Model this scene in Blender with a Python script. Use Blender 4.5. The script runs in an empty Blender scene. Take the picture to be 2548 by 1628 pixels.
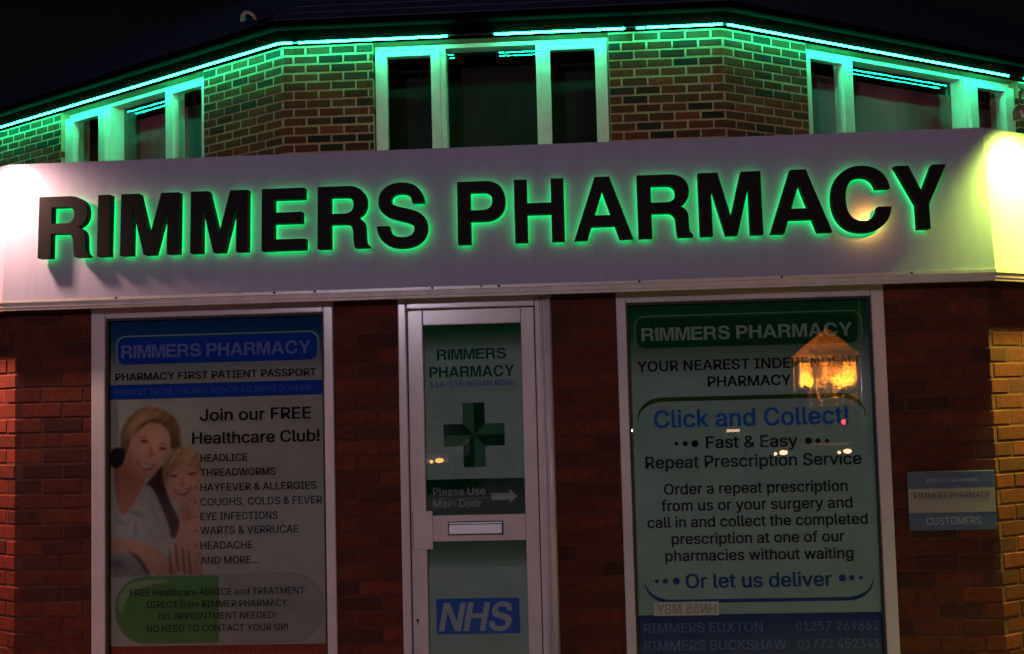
import bpy, bmesh, math, random
from mathutils import Vector, Matrix
C = bpy.context.scene
COL = C.collection
rnd = random.Random(7)

# ------------------------------------------------------------------ camera
cam = bpy.data.cameras.new("camera"); cam_o = bpy.data.objects.new("camera", cam); COL.objects.link(cam_o)
cam.sensor_fit = 'HORIZONTAL'; cam.sensor_width = 36.0; cam.lens = 2900.1 / 2548 * 36.0
cam.clip_start = 0.05; cam.clip_end = 2000
rv, uv, fv = Vector((.99793, .059141, -.025274)), Vector((.029267, -.067644, .99728)), Vector((-.05727, .995955, .069235))
cam_o.matrix_world = Matrix(((rv.x, uv.x, -fv.x, 2.9815), (rv.y, uv.y, -fv.y, -5.8548), (rv.z, uv.z, -fv.z, 1.58), (0, 0, 0, 1)))
C.camera = cam_o

# ------------------------------------------------------------------ night sky, exposure
w = bpy.data.worlds.new("World"); C.world = w; w.use_nodes = True
nt = w.node_tree; bg = nt.nodes['Background']
tc = nt.nodes.new('ShaderNodeTexCoord'); sx = nt.nodes.new('ShaderNodeSeparateXYZ'); cr = nt.nodes.new('ShaderNodeValToRGB')
nt.links.new(tc.outputs['Generated'], sx.inputs[0]); nt.links.new(sx.outputs['Z'], cr.inputs[0]); nt.links.new(cr.outputs[0], bg.inputs[0])
cr.color_ramp.elements[0].position = 0.0; cr.color_ramp.elements[0].color = (.005, .0035, .0045, 1)
cr.color_ramp.elements[1].position = 0.45; cr.color_ramp.elements[1].color = (.0010, .0005, .0012, 1)
bg.inputs[1].default_value = 1.0
vs = C.view_settings; vs.view_transform = 'Standard'; vs.look = 'None'; vs.exposure = 0; vs.gamma = 1; vs.use_curve_mapping = False
C.cycles.max_bounces = 6; C.cycles.sample_clamp_indirect = 60.0
try: C.cycles.use_denoising = True
except Exception: pass

# ------------------------------------------------------------------ helpers
def tag(o, label=None, cat=None, group=None, kind=None):
    if label: o['label'] = label
    if cat: o['category'] = cat
    if group: o['group'] = group
    if kind: o['kind'] = kind
    return o
def empty(name, loc, label, cat, group=None):
    o = bpy.data.objects.new(name, None); COL.objects.link(o); o.location = loc; o.empty_display_size = .1
    return tag(o, label, cat, group)
def child(o, p):
    if p is not None:
        o.parent = p; o.matrix_parent_inverse = Matrix.Translation(p.location).inverted() if p.parent is None else Matrix.Identity(4)
        if p.parent is not None:          # sub-part of a mesh part that carries no transform of its own
            o.matrix_parent_inverse = Matrix.Identity(4)
    return o
def obj(name, bm, mats, parent=None, bevel=0, smooth=False):
    me = bpy.data.meshes.new(name); bmesh.ops.recalc_face_normals(bm, faces=bm.faces[:]) if bevel != -1 else None
    bm.to_mesh(me); bm.free()
    for m in (mats if isinstance(mats, (list, tuple)) else [mats]): me.materials.append(m)
    if smooth:
        for p in me.polygons: p.use_smooth = True
    o = bpy.data.objects.new(name, me); COL.objects.link(o)
    if bevel > 0:
        b = o.modifiers.new("bevel", 'BEVEL'); b.width = bevel; b.segments = 2; b.limit_method = 'ANGLE'
    return child(o, parent)
def quad(bm, a, b, c, d, mi=0):
    f = bm.faces.new([bm.verts.new(p) for p in (a, b, c, d)]); f.material_index = mi; return f
def box(bm, x0, x1, y0, y1, z0, z1, mi=0, fn=None):
    P = [(x, y, z) for x in (x0, x1) for y in (y0, y1) for z in (z0, z1)]
    if fn: P = [fn(*p) for p in P]
    v = [bm.verts.new(p) for p in P]
    for q in ((0, 1, 3, 2), (4, 6, 7, 5), (0, 4, 5, 1), (2, 3, 7, 6), (0, 2, 6, 4), (1, 5, 7, 3)):
        f = bm.faces.new([v[i] for i in q]); f.material_index = mi
def tube(bm, pts, r, n=10, mi=0, cap=True, radii=None):
    rings = []
    for i, p in enumerate(pts):
        p = Vector(p); t = (Vector(pts[min(i + 1, len(pts) - 1)]) - Vector(pts[max(i - 1, 0)])).normalized()
        a = t.cross(Vector((0, 0, 1)))
        if a.length < 1e-3: a = t.cross(Vector((0, 1, 0)))
        a.normalize(); b = t.cross(a); rr = radii[i] if radii else r
        rings.append([bm.verts.new(p + rr * (math.cos(k * 2 * math.pi / n) * a + math.sin(k * 2 * math.pi / n) * b)) for k in range(n)])
    for A, B in zip(rings, rings[1:]):
        for k in range(n):
            f = bm.faces.new((A[k], A[(k + 1) % n], B[(k + 1) % n], B[k])); f.material_index = mi; f.smooth = True
    if cap:
        for R_ in (rings[0], rings[-1]): bm.faces.new(R_).material_index = mi
def ball(bm, c, r, mi=0, sc=(1, 1, 1), u=16, v=10):
    ret = bmesh.ops.create_uvsphere(bm, u_segments=u, v_segments=v, radius=r)
    bmesh.ops.scale(bm, vec=sc, verts=ret['verts']); bmesh.ops.translate(bm, vec=c, verts=ret['verts'])
    for f in {f for x in ret['verts'] for f in x.link_faces}: f.material_index = mi; f.smooth = True

class Path:
    """plan polyline with outward normals; at(s, n, z) = point at arc length s, n metres outwards, mitred at the corners"""
    def __init__(self, pts):
        self.p = [Vector((a, b, 0)) for a, b in pts]; self.s = [0]
        for a, b in zip(self.p, self.p[1:]): self.s.append(self.s[-1] + (b - a).length)
        self.t = [(b - a).normalized() for a, b in zip(self.p, self.p[1:])]
        self.n = [Vector((t.y, -t.x, 0)) for t in self.t]
    def at(self, s, n, z):
        for i, sv in enumerate(self.s[1:-1], 1):
            if abs(s - sv) < 1e-6:
                m = (self.n[i - 1] + self.n[i]) / (1 + self.n[i - 1].dot(self.n[i]))
                return self.p[i] + m * n + Vector((0, 0, z))
        i = 0
        while i < len(self.t) - 1 and s > self.s[i + 1]: i += 1
        return self.p[i] + self.t[i] * (s - self.s[i]) + self.n[i] * n + Vector((0, 0, z))
    def cuts(self, s0, s1): return [s0] + [v for v in self.s[1:-1] if s0 + 1e-5 < v < s1 - 1e-5] + [s1]
    def sweep(self, bm, prof, s0=None, s1=None, mi=0, cap=True):
        ss = self.cuts(self.s[0] if s0 is None else s0, self.s[-1] if s1 is None else s1)
        rings = [[bm.verts.new(self.at(s, n, z)) for n, z in prof] for s in ss]
        k = len(prof)
        for A, B in zip(rings, rings[1:]):
            for i in range(k):
                f = bm.faces.new((A[i], A[(i + 1) % k], B[(i + 1) % k], B[i])); f.material_index = mi
        if cap:
            for r in (rings[0], rings[-1]): bm.faces.new(r).material_index = mi

# ------------------------------------------------------------------ materials
def mat(name, col=(.5, .5, .5), rough=.5, metal=0, spec=.5, emit=None, es=0, noise=None, bump=0, bscale=200):
    m = bpy.data.materials.new(name); m.use_nodes = True; t = m.node_tree; b = t.nodes['Principled BSDF']
    b.inputs['Base Color'].default_value = (*col, 1); b.inputs['Roughness'].default_value = rough; b.inputs['Metallic'].default_value = metal
    b.inputs['Specular IOR Level'].default_value = spec
    if emit: b.inputs['Emission Color'].default_value = (*emit, 1); b.inputs['Emission Strength'].default_value = es
    if noise or bump:
        c = t.nodes.new('ShaderNodeTexCoord'); n = t.nodes.new('ShaderNodeTexNoise'); n.inputs['Scale'].default_value = noise[0] if noise else bscale
        n.inputs['Detail'].default_value = 6; t.links.new(c.outputs['Object'], n.inputs['Vector'])
        if noise:
            r = t.nodes.new('ShaderNodeMapRange'); r.inputs['From Min'].default_value = .3; r.inputs['From Max'].default_value = .7
            r.inputs['To Min'].default_value = 1 - noise[1]; r.inputs['To Max'].default_value = 1 + noise[1] * .6
            t.links.new(n.outputs['Fac'], r.inputs['Value'])
            x = t.nodes.new('ShaderNodeMix'); x.data_type = 'RGBA'; x.blend_type = 'MULTIPLY'; x.inputs['Factor'].default_value = 1
            x.inputs['A'].default_value = (*col, 1); t.links.new(r.outputs['Result'], x.inputs['B']); t.links.new(x.outputs['Result'], b.inputs['Base Color'])
        if bump:
            n2 = t.nodes.new('ShaderNodeTexNoise'); n2.inputs['Scale'].default_value = bscale; n2.inputs['Detail'].default_value = 4
            t.links.new(c.outputs['Object'], n2.inputs['Vector'])
            u = t.nodes.new('ShaderNodeBump'); u.inputs['Strength'].default_value = bump; u.inputs['Distance'].default_value = .01
            t.links.new(n2.outputs['Fac'], u.inputs['Height']); t.links.new(u.outputs['Normal'], b.inputs['Normal'])
    return m
def emis(name, col, s):
    m = bpy.data.materials.new(name); m.use_nodes = True; t = m.node_tree; t.nodes.remove(t.nodes['Principled BSDF'])
    e = t.nodes.new('ShaderNodeEmission'); e.inputs[0].default_value = (*col, 1); e.inputs[1].default_value = s
    t.links.new(e.outputs[0], t.nodes['Material Output'].inputs[0]); return m
def glass(name, gain=1.0, tint=(1, 1, 1)):
    m = bpy.data.materials.new(name); m.use_nodes = True; t = m.node_tree; t.nodes.remove(t.nodes['Principled BSDF'])
    tr = t.nodes.new('ShaderNodeBsdfTransparent'); tr.inputs[0].default_value = (*tint, 1)
    gl = t.nodes.new('ShaderNodeBsdfGlossy'); gl.inputs['Roughness'].default_value = .0
    g = t.nodes.new('ShaderNodeNewGeometry'); dt = t.nodes.new('ShaderNodeVectorMath'); dt.operation = 'DOT_PRODUCT'     # Schlick, the same from both sides
    t.links.new(g.outputs['Normal'], dt.inputs[0]); t.links.new(g.outputs['Incoming'], dt.inputs[1])
    def mth(op, a, b=None):
        q = t.nodes.new('ShaderNodeMath'); q.operation = op
        for k_, v_ in enumerate((a, b)):
            if v_ is None: continue
            if isinstance(v_, (int, float)): q.inputs[k_].default_value = v_
            else: t.links.new(v_, q.inputs[k_])
        return q
    ab = mth('ABSOLUTE', dt.outputs['Value']); om = mth('SUBTRACT', 1.0, ab.outputs[0]); pw = mth('POWER', om.outputs[0], 5.0); ml = mth('MULTIPLY', pw.outputs[0], .95)
    fr = mth('ADD', ml.outputs[0], .045); mm = mth('MULTIPLY', fr.outputs[0], gain); mm.use_clamp = True
    mx = t.nodes.new('ShaderNodeMixShader')
    t.links.new(mm.outputs[0], mx.inputs[0]); t.links.new(tr.outputs[0], mx.inputs[1]); t.links.new(gl.outputs[0], mx.inputs[2])
    t.links.new(mx.outputs[0], t.nodes['Material Output'].inputs[0]); return m
def attr_brick(name, rough=.85, smear=(.07, .03, .02)):
    m = bpy.data.materials.new(name); m.use_nodes = True; t = m.node_tree; b = t.nodes['Principled BSDF']; b.inputs['Roughness'].default_value = rough
    b.inputs['Specular IOR Level'].default_value = .25
    a = t.nodes.new('ShaderNodeAttribute'); a.attribute_name = 'tint'
    c = t.nodes.new('ShaderNodeTexCoord'); n = t.nodes.new('ShaderNodeTexNoise'); n.inputs['Scale'].default_value = 28; n.inputs['Detail'].default_value = 8; n.inputs['Roughness'].default_value = .7
    r = t.nodes.new('ShaderNodeMapRange'); r.inputs['From Min'].default_value = .3; r.inputs['From Max'].default_value = .7; r.inputs['To Min'].default_value = .55; r.inputs['To Max'].default_value = 1.3
    x = t.nodes.new('ShaderNodeMix'); x.data_type = 'RGBA'; x.blend_type = 'MULTIPLY'; x.inputs['Factor'].default_value = 1
    n2 = t.nodes.new('ShaderNodeTexNoise'); n2.inputs['Scale'].default_value = 160; n2.inputs['Detail'].default_value = 5
    u = t.nodes.new('ShaderNodeBump'); u.inputs['Strength'].default_value = .6; u.inputs['Distance'].default_value = .004
    t.links.new(c.outputs['Object'], n.inputs['Vector']); t.links.new(c.outputs['Object'], n2.inputs['Vector']); t.links.new(n.outputs['Fac'], r.inputs['Value'])
    t.links.new(a.outputs['Color'], x.inputs['A']); t.links.new(r.outputs['Result'], x.inputs['B'])
    n3 = t.nodes.new('ShaderNodeTexNoise'); n3.inputs['Scale'].default_value = 9; n3.inputs['Detail'].default_value = 10; n3.inputs['Roughness'].default_value = .75; t.links.new(c.outputs['Object'], n3.inputs['Vector'])
    r3 = t.nodes.new('ShaderNodeMapRange'); r3.inputs['From Min'].default_value = .60; r3.inputs['From Max'].default_value = .75; r3.inputs['To Max'].default_value = .5; t.links.new(n3.outputs['Fac'], r3.inputs['Value'])
    x3 = t.nodes.new('ShaderNodeMix'); x3.data_type = 'RGBA'; x3.inputs['B'].default_value = (*smear, 1)      # mortar smeared over the faces
    t.links.new(r3.outputs['Result'], x3.inputs['Factor']); t.links.new(x.outputs['Result'], x3.inputs['A']); t.links.new(x3.outputs['Result'], b.inputs['Base Color'])
    t.links.new(n2.outputs['Fac'], u.inputs['Height']); t.links.new(u.outputs['Normal'], b.inputs['Normal']); return m
def grad(name, z0, z1, stops, rough=.45):
    """printed colour gradient between two heights"""
    m = bpy.data.materials.new(name); m.use_nodes = True; t = m.node_tree; b = t.nodes['Principled BSDF']; b.inputs['Roughness'].default_value = .8; b.inputs['Specular IOR Level'].default_value = 0
    g = t.nodes.new('ShaderNodeTexCoord'); s = t.nodes.new('ShaderNodeSeparateXYZ'); r = t.nodes.new('ShaderNodeMapRange'); c = t.nodes.new('ShaderNodeValToRGB')
    r.inputs['From Min'].default_value = z0; r.inputs['From Max'].default_value = z1
    t.links.new(g.outputs['Object'], s.inputs[0]); t.links.new(s.outputs['Z'], r.inputs['Value']); t.links.new(r.outputs['Result'], c.inputs[0]); t.links.new(c.outputs[0], b.inputs['Base Color'])
    e = c.color_ramp.elements
    e[0].position, e[0].color = stops[0][0], (*stops[0][1], 1); e[1].position, e[1].color = stops[-1][0], (*stops[-1][1], 1)
    for p, k in stops[1:-1]: e.new(p).color = (*k, 1)
    return m

M = dict(
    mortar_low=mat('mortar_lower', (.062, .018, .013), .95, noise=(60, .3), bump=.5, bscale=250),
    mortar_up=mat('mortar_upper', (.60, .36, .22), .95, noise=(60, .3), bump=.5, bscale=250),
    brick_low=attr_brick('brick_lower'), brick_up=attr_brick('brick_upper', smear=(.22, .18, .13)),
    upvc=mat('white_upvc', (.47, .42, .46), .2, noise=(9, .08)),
    upvc_up=mat('white_upvc_upper', (.90, .80, .72), .35, noise=(9, .08)),  # paler, warmer copy of the frame plastic: stronger light upstairs put into the colour
    panel=mat('sign_panel_grey', (.305, .288, .415), .075, spec=.2, noise=(3, .06)),
    rail=mat('sign_rail_white', (.48, .43, .44), .3, noise=(14, .15)),
    black=mat('black_acrylic', (.012, .009, .011),   .6, spec=.06), blackplastic=mat('black_plastic', (.002, .0022, .002), .9, spec=.02, noise=(20, .3)),
    board=mat('black_painted_board', (.002, .002, .002), 1, spec=0, noise=(25, .4)),
    roof=mat('dark_slate', (.014, .034, .085), .7, noise=(12, .4), bump=.8, bscale=40),
    clay=mat('clay_tile', (.62, .40, .32), .85, noise=(40, .4)),
    dark=mat('dark_gasket', (.01, .01, .012), .7), room=mat('unlit_room', (.012, .012, .011), .9),
    blind=mat('grey_blind', (.44, .105, .145), .9, noise=(1.5, .3)), blind_dark=mat('dark_blind', (.03, .02, .02), .9, noise=(3, .3)),
    steel=mat('brushed_steel', (.7, .68, .72), .25, .8), screw=mat('dark_screw', (.03, .02, .02), .5, .6),
    chrome=mat('grey_metal', (.16, .13, .10), .25, 0),
    flat=mat('felt_roof', (.05, .05, .05), .95, noise=(20, .4), bump=.5, bscale=60),
    letter_led=emis('letter_back_led', (0, 1, .15), 8.0), led=emis('green_led', (.006, 1, .42), 112.0), leddim=emis('green_led_dim', (.02, 1, .4), 3.0),
    glass=glass('shop_glass', 1.9), glass_up=glass('upper_glass', 1.3),
    asphalt=mat('asphalt', (.05, .05, .05), .9, noise=(8, .4), bump=.6, bscale=120), paving=mat('paving', (.16, .15, .14), .9, noise=(6, .3), bump=.5, bscale=60),
    kerb=mat('kerb_stone', (.3, .29, .27), .9, noise=(12, .3)), line=mat('road_paint', (.75, .75, .72), .7, noise=(20, .3)),
)

pt = M['panel'].node_tree                             # faint rain streaks down the sign panel
for n_ in [q for q in pt.nodes if q.type == 'TEX_NOISE']:
    mp = pt.nodes.new('ShaderNodeMapping'); mp.inputs['Scale'].default_value = (9, 9, .9)
    pt.links.new(next(q for q in pt.nodes if q.type == 'TEX_COORD').outputs['Object'], mp.inputs['Vector']); pt.links.new(mp.outputs[0], n_.inputs['Vector'])

# ------------------------------------------------------------------ setting: ground, pavement, road
A = .58; SA, CA = math.sin(A), math.cos(A)
bm = bmesh.new(); quad(bm, (-400, -400, -.12), (400, -400, -.12), (400, 400, -.12), (-400, 400, -.12)); tag(obj('ground', bm, M['asphalt']), kind='structure')
bm = bmesh.new(); box(bm, -40, 60, -8.6, 12, -.11, 0); tag(obj('pavement', bm, M['paving']), kind='structure')
bm = bmesh.new(); box(bm, -40, 60, -8.75, -8.602, -.115, .003); tag(obj('kerb', bm, M['kerb']), kind='structure')
bm = bmesh.new(); quad(bm, (-120, -24, -.114), (120, -24, -.114), (120, -8.76, -.114), (-120, -8.76, -.114)); tag(obj('road', bm, M['asphalt']), kind='structure')
bm = bmesh.new()
for k in range(-20, 24): quad(bm, (k * 5, -16.05, -.109), (k * 5 + 2.5, -16.05, -.109), (k * 5 + 2.5, -15.95, -.109), (k * 5, -15.95, -.109))
tag(obj('road_marking', bm, M['line']), kind='structure')

# ------------------------------------------------------------------ the pharmacy building
B = empty('pharmacy_building', (2.5, .15, 0), 'brick corner pharmacy with grey shop sign, green lit eaves and black roof', 'building')
LOW = Path([(-.001 - 6 * CA, .15 + 6 * SA), (-.001, .15), (5.046, .15), (5.046 + 6 * CA, .15 + 6 * SA)])
UP = Path([(.448 - 7 * CA, 4.114 + 7 * SA), (.448, 4.114), (4.285, 4.114), (4.285 + 7 * CA, 4.114 + 7 * SA)])
LX = lambda x: LOW.s[1] + x + .001
UX = lambda x: UP.s[1] + x - .448
UL = lambda d: UP.s[1] - d
UR = lambda d: UP.s[2] + d

def brick_wall(name, path, z0, z1, holes, course, pitch, palette, mats, seed, depth=.1, special=None, J=.010):
    r = random.Random(seed)
    bm = bmesh.new(); lay = bm.loops.layers.color.new('tint') if False else None
    tint = []
    def face(vs, col, mi, sm=False):
        f = bm.faces.new(vs); f.material_index = mi; tint.append(col); return f
    # mortar sheet with openings
    ss = sorted(set([path.s[0], path.s[-1]] + path.s + [v for h in holes for v in h[:2]])); zs = sorted(set([z0, z1] + [min(max(v, z0), z1) for h in holes for v in h[2:]]))
    for a, b in zip(ss, ss[1:]):
        for c, d in zip(zs, zs[1:]):
            if b - a < 1e-5 or d - c < 1e-5: continue
            m_, k_ = (a + b) / 2, (c + d) / 2
            if any(h[0] < m_ < h[1] and h[2] < k_ < h[3] for h in holes): continue
            face([bm.verts.new(path.at(*q)) for q in ((a, 0, c), (b, 0, c), (b, 0, d), (a, 0, d))], (1, 1, 1), 1)
    for h in holes:                                     # jambs and head
        for s in h[:2]: face([bm.verts.new(path.at(*q)) for q in ((s, 0, h[2]), (s, -.34, h[2]), (s, -.34, h[3]), (s, 0, h[3]))], (1, 1, 1), 1)
        for z in (h[2], min(h[3], z1)): face([bm.verts.new(path.at(*q)) for q in ((h[0], 0, z), (h[1], 0, z), (h[1], -.34, z), (h[0], -.34, z))], (1, 1, 1), 1)
    row = 0; z = z0
    while z < z1 - .02:
        ze = min(z + course, z1) - J / 2; zb = z + J / 2
        s = path.s[0] + (-pitch / 2 if row % 2 else 0)
        while s < path.s[-1]:
            e = s + pitch
            pieces = [(max(s, path.s[0]) + J / 2, min(e, path.s[-1]) - J / 2)]
            for h in holes:
                if h[2] < (zb + ze) / 2 < h[3]:
                    nx = []
                    for a, b in pieces:
                        if b <= h[0] or a >= h[1]: nx.append((a, b)); continue
                        if a < h[0]: nx.append((a, h[0] - .001))
                        if b > h[1]: nx.append((h[1] + .001, b))
                    pieces = nx
            col = r.choice(palette); g = r.uniform(.75, 1.25); col = [min(1, c * g * r.uniform(.93, 1.07)) for c in col]
            if special: col = special((s + e) / 2, row, col)
            for a, b in pieces:
                if b - a < .02: continue
                dz0, dz1 = r.uniform(-.0015, .0015), r.uniform(-.0015, .0015); a2, b2 = a + r.uniform(-.002, .002), b + r.uniform(-.002, .002); pr = r.uniform(.001, .005)
                for v in path.s[1:-1]:                   # no slivers across a corner
                    if a2 < v < a2 + .03: a2 = v
                    if b2 - .03 < v < b2: b2 = v
                cv = [v for v in path.s[1:-1] if a2 + .012 < v < b2 - .012]
                cs = [a2, a2 + .004] + cv + [b2 - .004, b2]; zz = [zb + dz0, zb + dz0 + .004, ze + dz1 - .004, ze + dz1]
                G = [[bm.verts.new(path.at(cs[i], (pr if 0 < i < len(cs) - 1 and 0 < j < 3 else pr - .004), zz[j])) for j in range(4)] for i in range(len(cs))]
                for i in range(len(cs) - 1):
                    for j in range(3): face([G[i][j], G[i + 1][j], G[i + 1][j + 1], G[i][j + 1]], col, 0)
                bk = [[bm.verts.new(path.at(cs[i], -depth, zz[j])) for j in (0, 3)] for i in range(len(cs))]
                for i in range(len(cs) - 1):
                    face([G[i + 1][0], G[i][0], bk[i][0], bk[i + 1][0]], col, 0); face([G[i][3], G[i + 1][3], bk[i + 1][1], bk[i][1]], col, 0)
                for i in (0, -1):
                    ring = [G[i][0], G[i][1], G[i][2], G[i][3], bk[i][1], bk[i][0]]; face(ring if i == 0 else ring[::-1], col, 0)
            s = e
        z += course; row += 1
    bm.faces.ensure_lookup_table(); bm.faces.index_update()
    me = bpy.data.meshes.new(name); bm.to_mesh(me); bm.free()
    at = me.color_attributes.new('tint', 'FLOAT_COLOR', 'CORNER')
    for p in me.polygons:
        for li in p.loop_indices: at.data[li].color = (*tint[p.index], 1)
    for m_ in mats: me.materials.append(m_)
    o = bpy.data.objects.new(name, me); COL.objects.link(o); return child(o, B)

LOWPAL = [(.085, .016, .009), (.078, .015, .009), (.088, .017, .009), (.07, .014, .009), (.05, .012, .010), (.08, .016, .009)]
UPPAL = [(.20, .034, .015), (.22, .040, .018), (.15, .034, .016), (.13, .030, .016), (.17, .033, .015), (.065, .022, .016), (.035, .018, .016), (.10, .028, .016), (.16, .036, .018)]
H_LOW = [(LX(.4103), LX(1.7011), .2, 2.4), (LX(2.0415), LX(2.8415), -.1, 2.4), (LX(3.1751), LX(4.5313), .2, 2.4)]
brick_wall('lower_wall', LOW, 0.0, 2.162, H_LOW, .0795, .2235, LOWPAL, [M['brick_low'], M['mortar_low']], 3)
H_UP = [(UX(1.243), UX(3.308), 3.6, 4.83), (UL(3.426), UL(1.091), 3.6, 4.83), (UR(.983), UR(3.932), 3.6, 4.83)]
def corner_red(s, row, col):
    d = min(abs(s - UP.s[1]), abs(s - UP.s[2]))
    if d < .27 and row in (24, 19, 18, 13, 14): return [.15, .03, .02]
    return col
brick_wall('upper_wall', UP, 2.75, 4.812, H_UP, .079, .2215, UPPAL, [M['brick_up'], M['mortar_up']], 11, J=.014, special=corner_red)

# floor slab of the flat roof over the shop, side and inner enclosure
bm = bmesh.new(); LOW.sweep(bm, [(-.1, 2.74), (-5.2, 2.74), (-5.2, 2.60), (-.1, 2.60)]); obj('flat_roof', bm, M['flat'], B)
bm = bmesh.new(); LOW.sweep(bm, [(-.45, 0.0), (-.48, 0.0), (-.48, 2.6), (-.45, 2.6)]); obj('inner_wall', bm, M['room'], B)
bm = bmesh.new(); UP.sweep(bm, [(-1.1, 2.8), (-1.13, 2.8), (-1.13, 4.8), (-1.1, 4.8)]); obj('back_wall', bm, M['room'], B)

# eaves: board, gutter, roof
bm = bmesh.new(); UP.sweep(bm, [(.0, 4.8125), (.066, 4.8125), (.066, 5.0), (.0, 5.0)]); obj('eaves_board', bm, M['board'], B, .003)
gp = [(.069, 4.985)] + [(.125 - .056 * math.cos(t), 4.975 - .056 * math.sin(t)) for t in [k * math.pi / 8 for k in range(9)]] + [(.186, 4.982), (.181, 4.988), (.174, 4.975)] + [(.125 + .047 * math.cos(t), 4.975 - .047 * math.sin(t)) for t in [k * math.pi / 8 for k in range(1, 8)]]
bm = bmesh.new(); UP.sweep(bm, gp); obj('gutter', bm, M['blackplastic'], B)
tp = math.tan(math.radians(34)); bm = bmesh.new()
prof = [(.13, 5.005)]; steps = 12                      # slate courses: a small step down at every course
for k in range(steps):
    a0, a1 = .13 - 2.13 * k / steps, .13 - 2.13 * (k + 1) / steps
    prof += [(a0, 5.005 + (.13 - a0) * tp + .012), (a1, 5.005 + (.13 - a1) * tp + .001)]
prof += [(-2.0, 4.99)]
UP.sweep(bm, prof); roof = obj('roof', bm, M['roof'], B)
bm = bmesh.new()                                        # hip end tile: half-round clay, mouth over the gutter corner
ax = Vector((math.sin(A / 2), math.cos(A / 2), tp * .9)).normalized(); o0 = Vector((.175, 3.99, 5.02)); sd = ax.cross(Vector((0, 0, 1))).normalized(); up_ = sd.cross(ax)
ring = lambda p, r0: [bm.verts.new(p + sd * math.cos(t) * r0 + up_ * math.sin(t) * r0) for t in [math.pi * k / 12 for k in range(13)]]
R0, R1, R2, R3 = ring(o0, .084), ring(o0, .054), ring(o0 + ax * .3, .070), ring(o0 + ax * .3, .050)
for a_, b_, m_ in ((R0, R1, 0), (R0, R2, 1), (R1, R3, 1), (R2, R3, 1)):
    for k in range(12): bm.faces.new((a_[k], a_[k + 1], b_[k + 1], b_[k])).material_index = m_
obj('hip_tile', bm, [M['clay'], M['roof']], roof)

# upper windows: frame, two opening sashes, fixed pane between, blind behind
def upper_window(name, f, s0, s1, g1, m, g2, ztop=4.808, zb=3.6):
    """f(s, n, z): point on this stretch of wall; g1, m, g2 = clear glass widths as (s, s)"""
    def bx(bm, a, b, n0, n1, z0, z1): box(bm, a, b, n0, n1, z0, z1, fn=f)
    def ring(bm, a, b, z0, z1, i0, i1, j0, j1, n0, n1):
        bx(bm, a, i0, n0, n1, z0, z1); bx(bm, i1, b, n0, n1, z0, z1); bx(bm, i0, i1, n0, n1, z0, j0); bx(bm, i0, i1, n0, n1, j1, z1)
    win = child(bpy.data.objects.new('window', None), B); COL.objects.link(win); win['label'] = name
    bm = bmesh.new(); ring(bm, s0, s1, zb, ztop - .004, s0 + .04, s1 - .04, zb + .06, 4.766, -.245, -.10)
    for q in (m[0] - .04, m[1] + .04): bx(bm, q - .04, q + .04, -.24, -.075, zb + .06, 4.766)
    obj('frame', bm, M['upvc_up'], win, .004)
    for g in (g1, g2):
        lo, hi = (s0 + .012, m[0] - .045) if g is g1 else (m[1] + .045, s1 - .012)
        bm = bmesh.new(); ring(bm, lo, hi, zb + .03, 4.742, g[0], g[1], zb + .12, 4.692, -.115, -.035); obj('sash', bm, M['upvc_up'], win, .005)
        bm = bmesh.new()
        for n in (-.072, -.092): quad(bm, f(g[0] - .005, n, zb + .11), f(g[1] + .005, n, zb + .11), f(g[1] + .005, n, 4.70), f(g[0] - .005, n, 4.70))
        obj('pane', bm, M['glass_up'], win)
    bm = bmesh.new()
    for n in (-.177, -.227): quad(bm, f(m[0] - .01, n, zb + .05), f(m[1] + .01, n, zb + .05), f(m[1] + .01, n, 4.775), f(m[0] - .01, n, 4.775))
    obj('pane', bm, M['glass_up'], win)
    bm = bmesh.new(); n_ = 60
    nb_ = -.75 if 'middle' in name else -.64
    pts = [(s0 - .45 + (s1 - s0 + .9) * k / n_, nb_ + .004 * math.sin(k * 1.9) + .004 * math.sin(k * .7)) for k in range(n_ + 1)]
    for (a, na), (b, nb) in zip(pts, pts[1:]): quad(bm, f(a, na, zb), f(b, nb, zb), f(b, nb, 4.78), f(a, na, 4.78))
    obj('blind', bm, M['blind_dark' if 'middle' in name else 'blind'], win, -1, True)
    bm = bmesh.new(); bx(bm, s0 - .03, s1 + .03, -.13, .05, zb - .05, zb - .002); obj('sill', bm, M['upvc_up'], win, .004)
upper_window('three-light window over the middle of the shop sign', lambda s, n, z: UP.at(UX(s), n, z), 1.245, 3.306, (1.360, 1.749), (1.876, 2.672), (2.799, 3.19))
upper_window('three-light window on the left slanting wall', lambda s, n, z: UP.at(UL(-s), n, z), -3.424, -1.093, (-3.269, -2.82), (-2.664, -1.761), (-1.605, -1.171))
upper_window('three-light window on the right slanting wall', lambda s, n, z: UP.at(UR(s), n, z), .985, 3.93, (1.071, 1.48), (1.645, 3.195), (3.351, 3.775))

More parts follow.
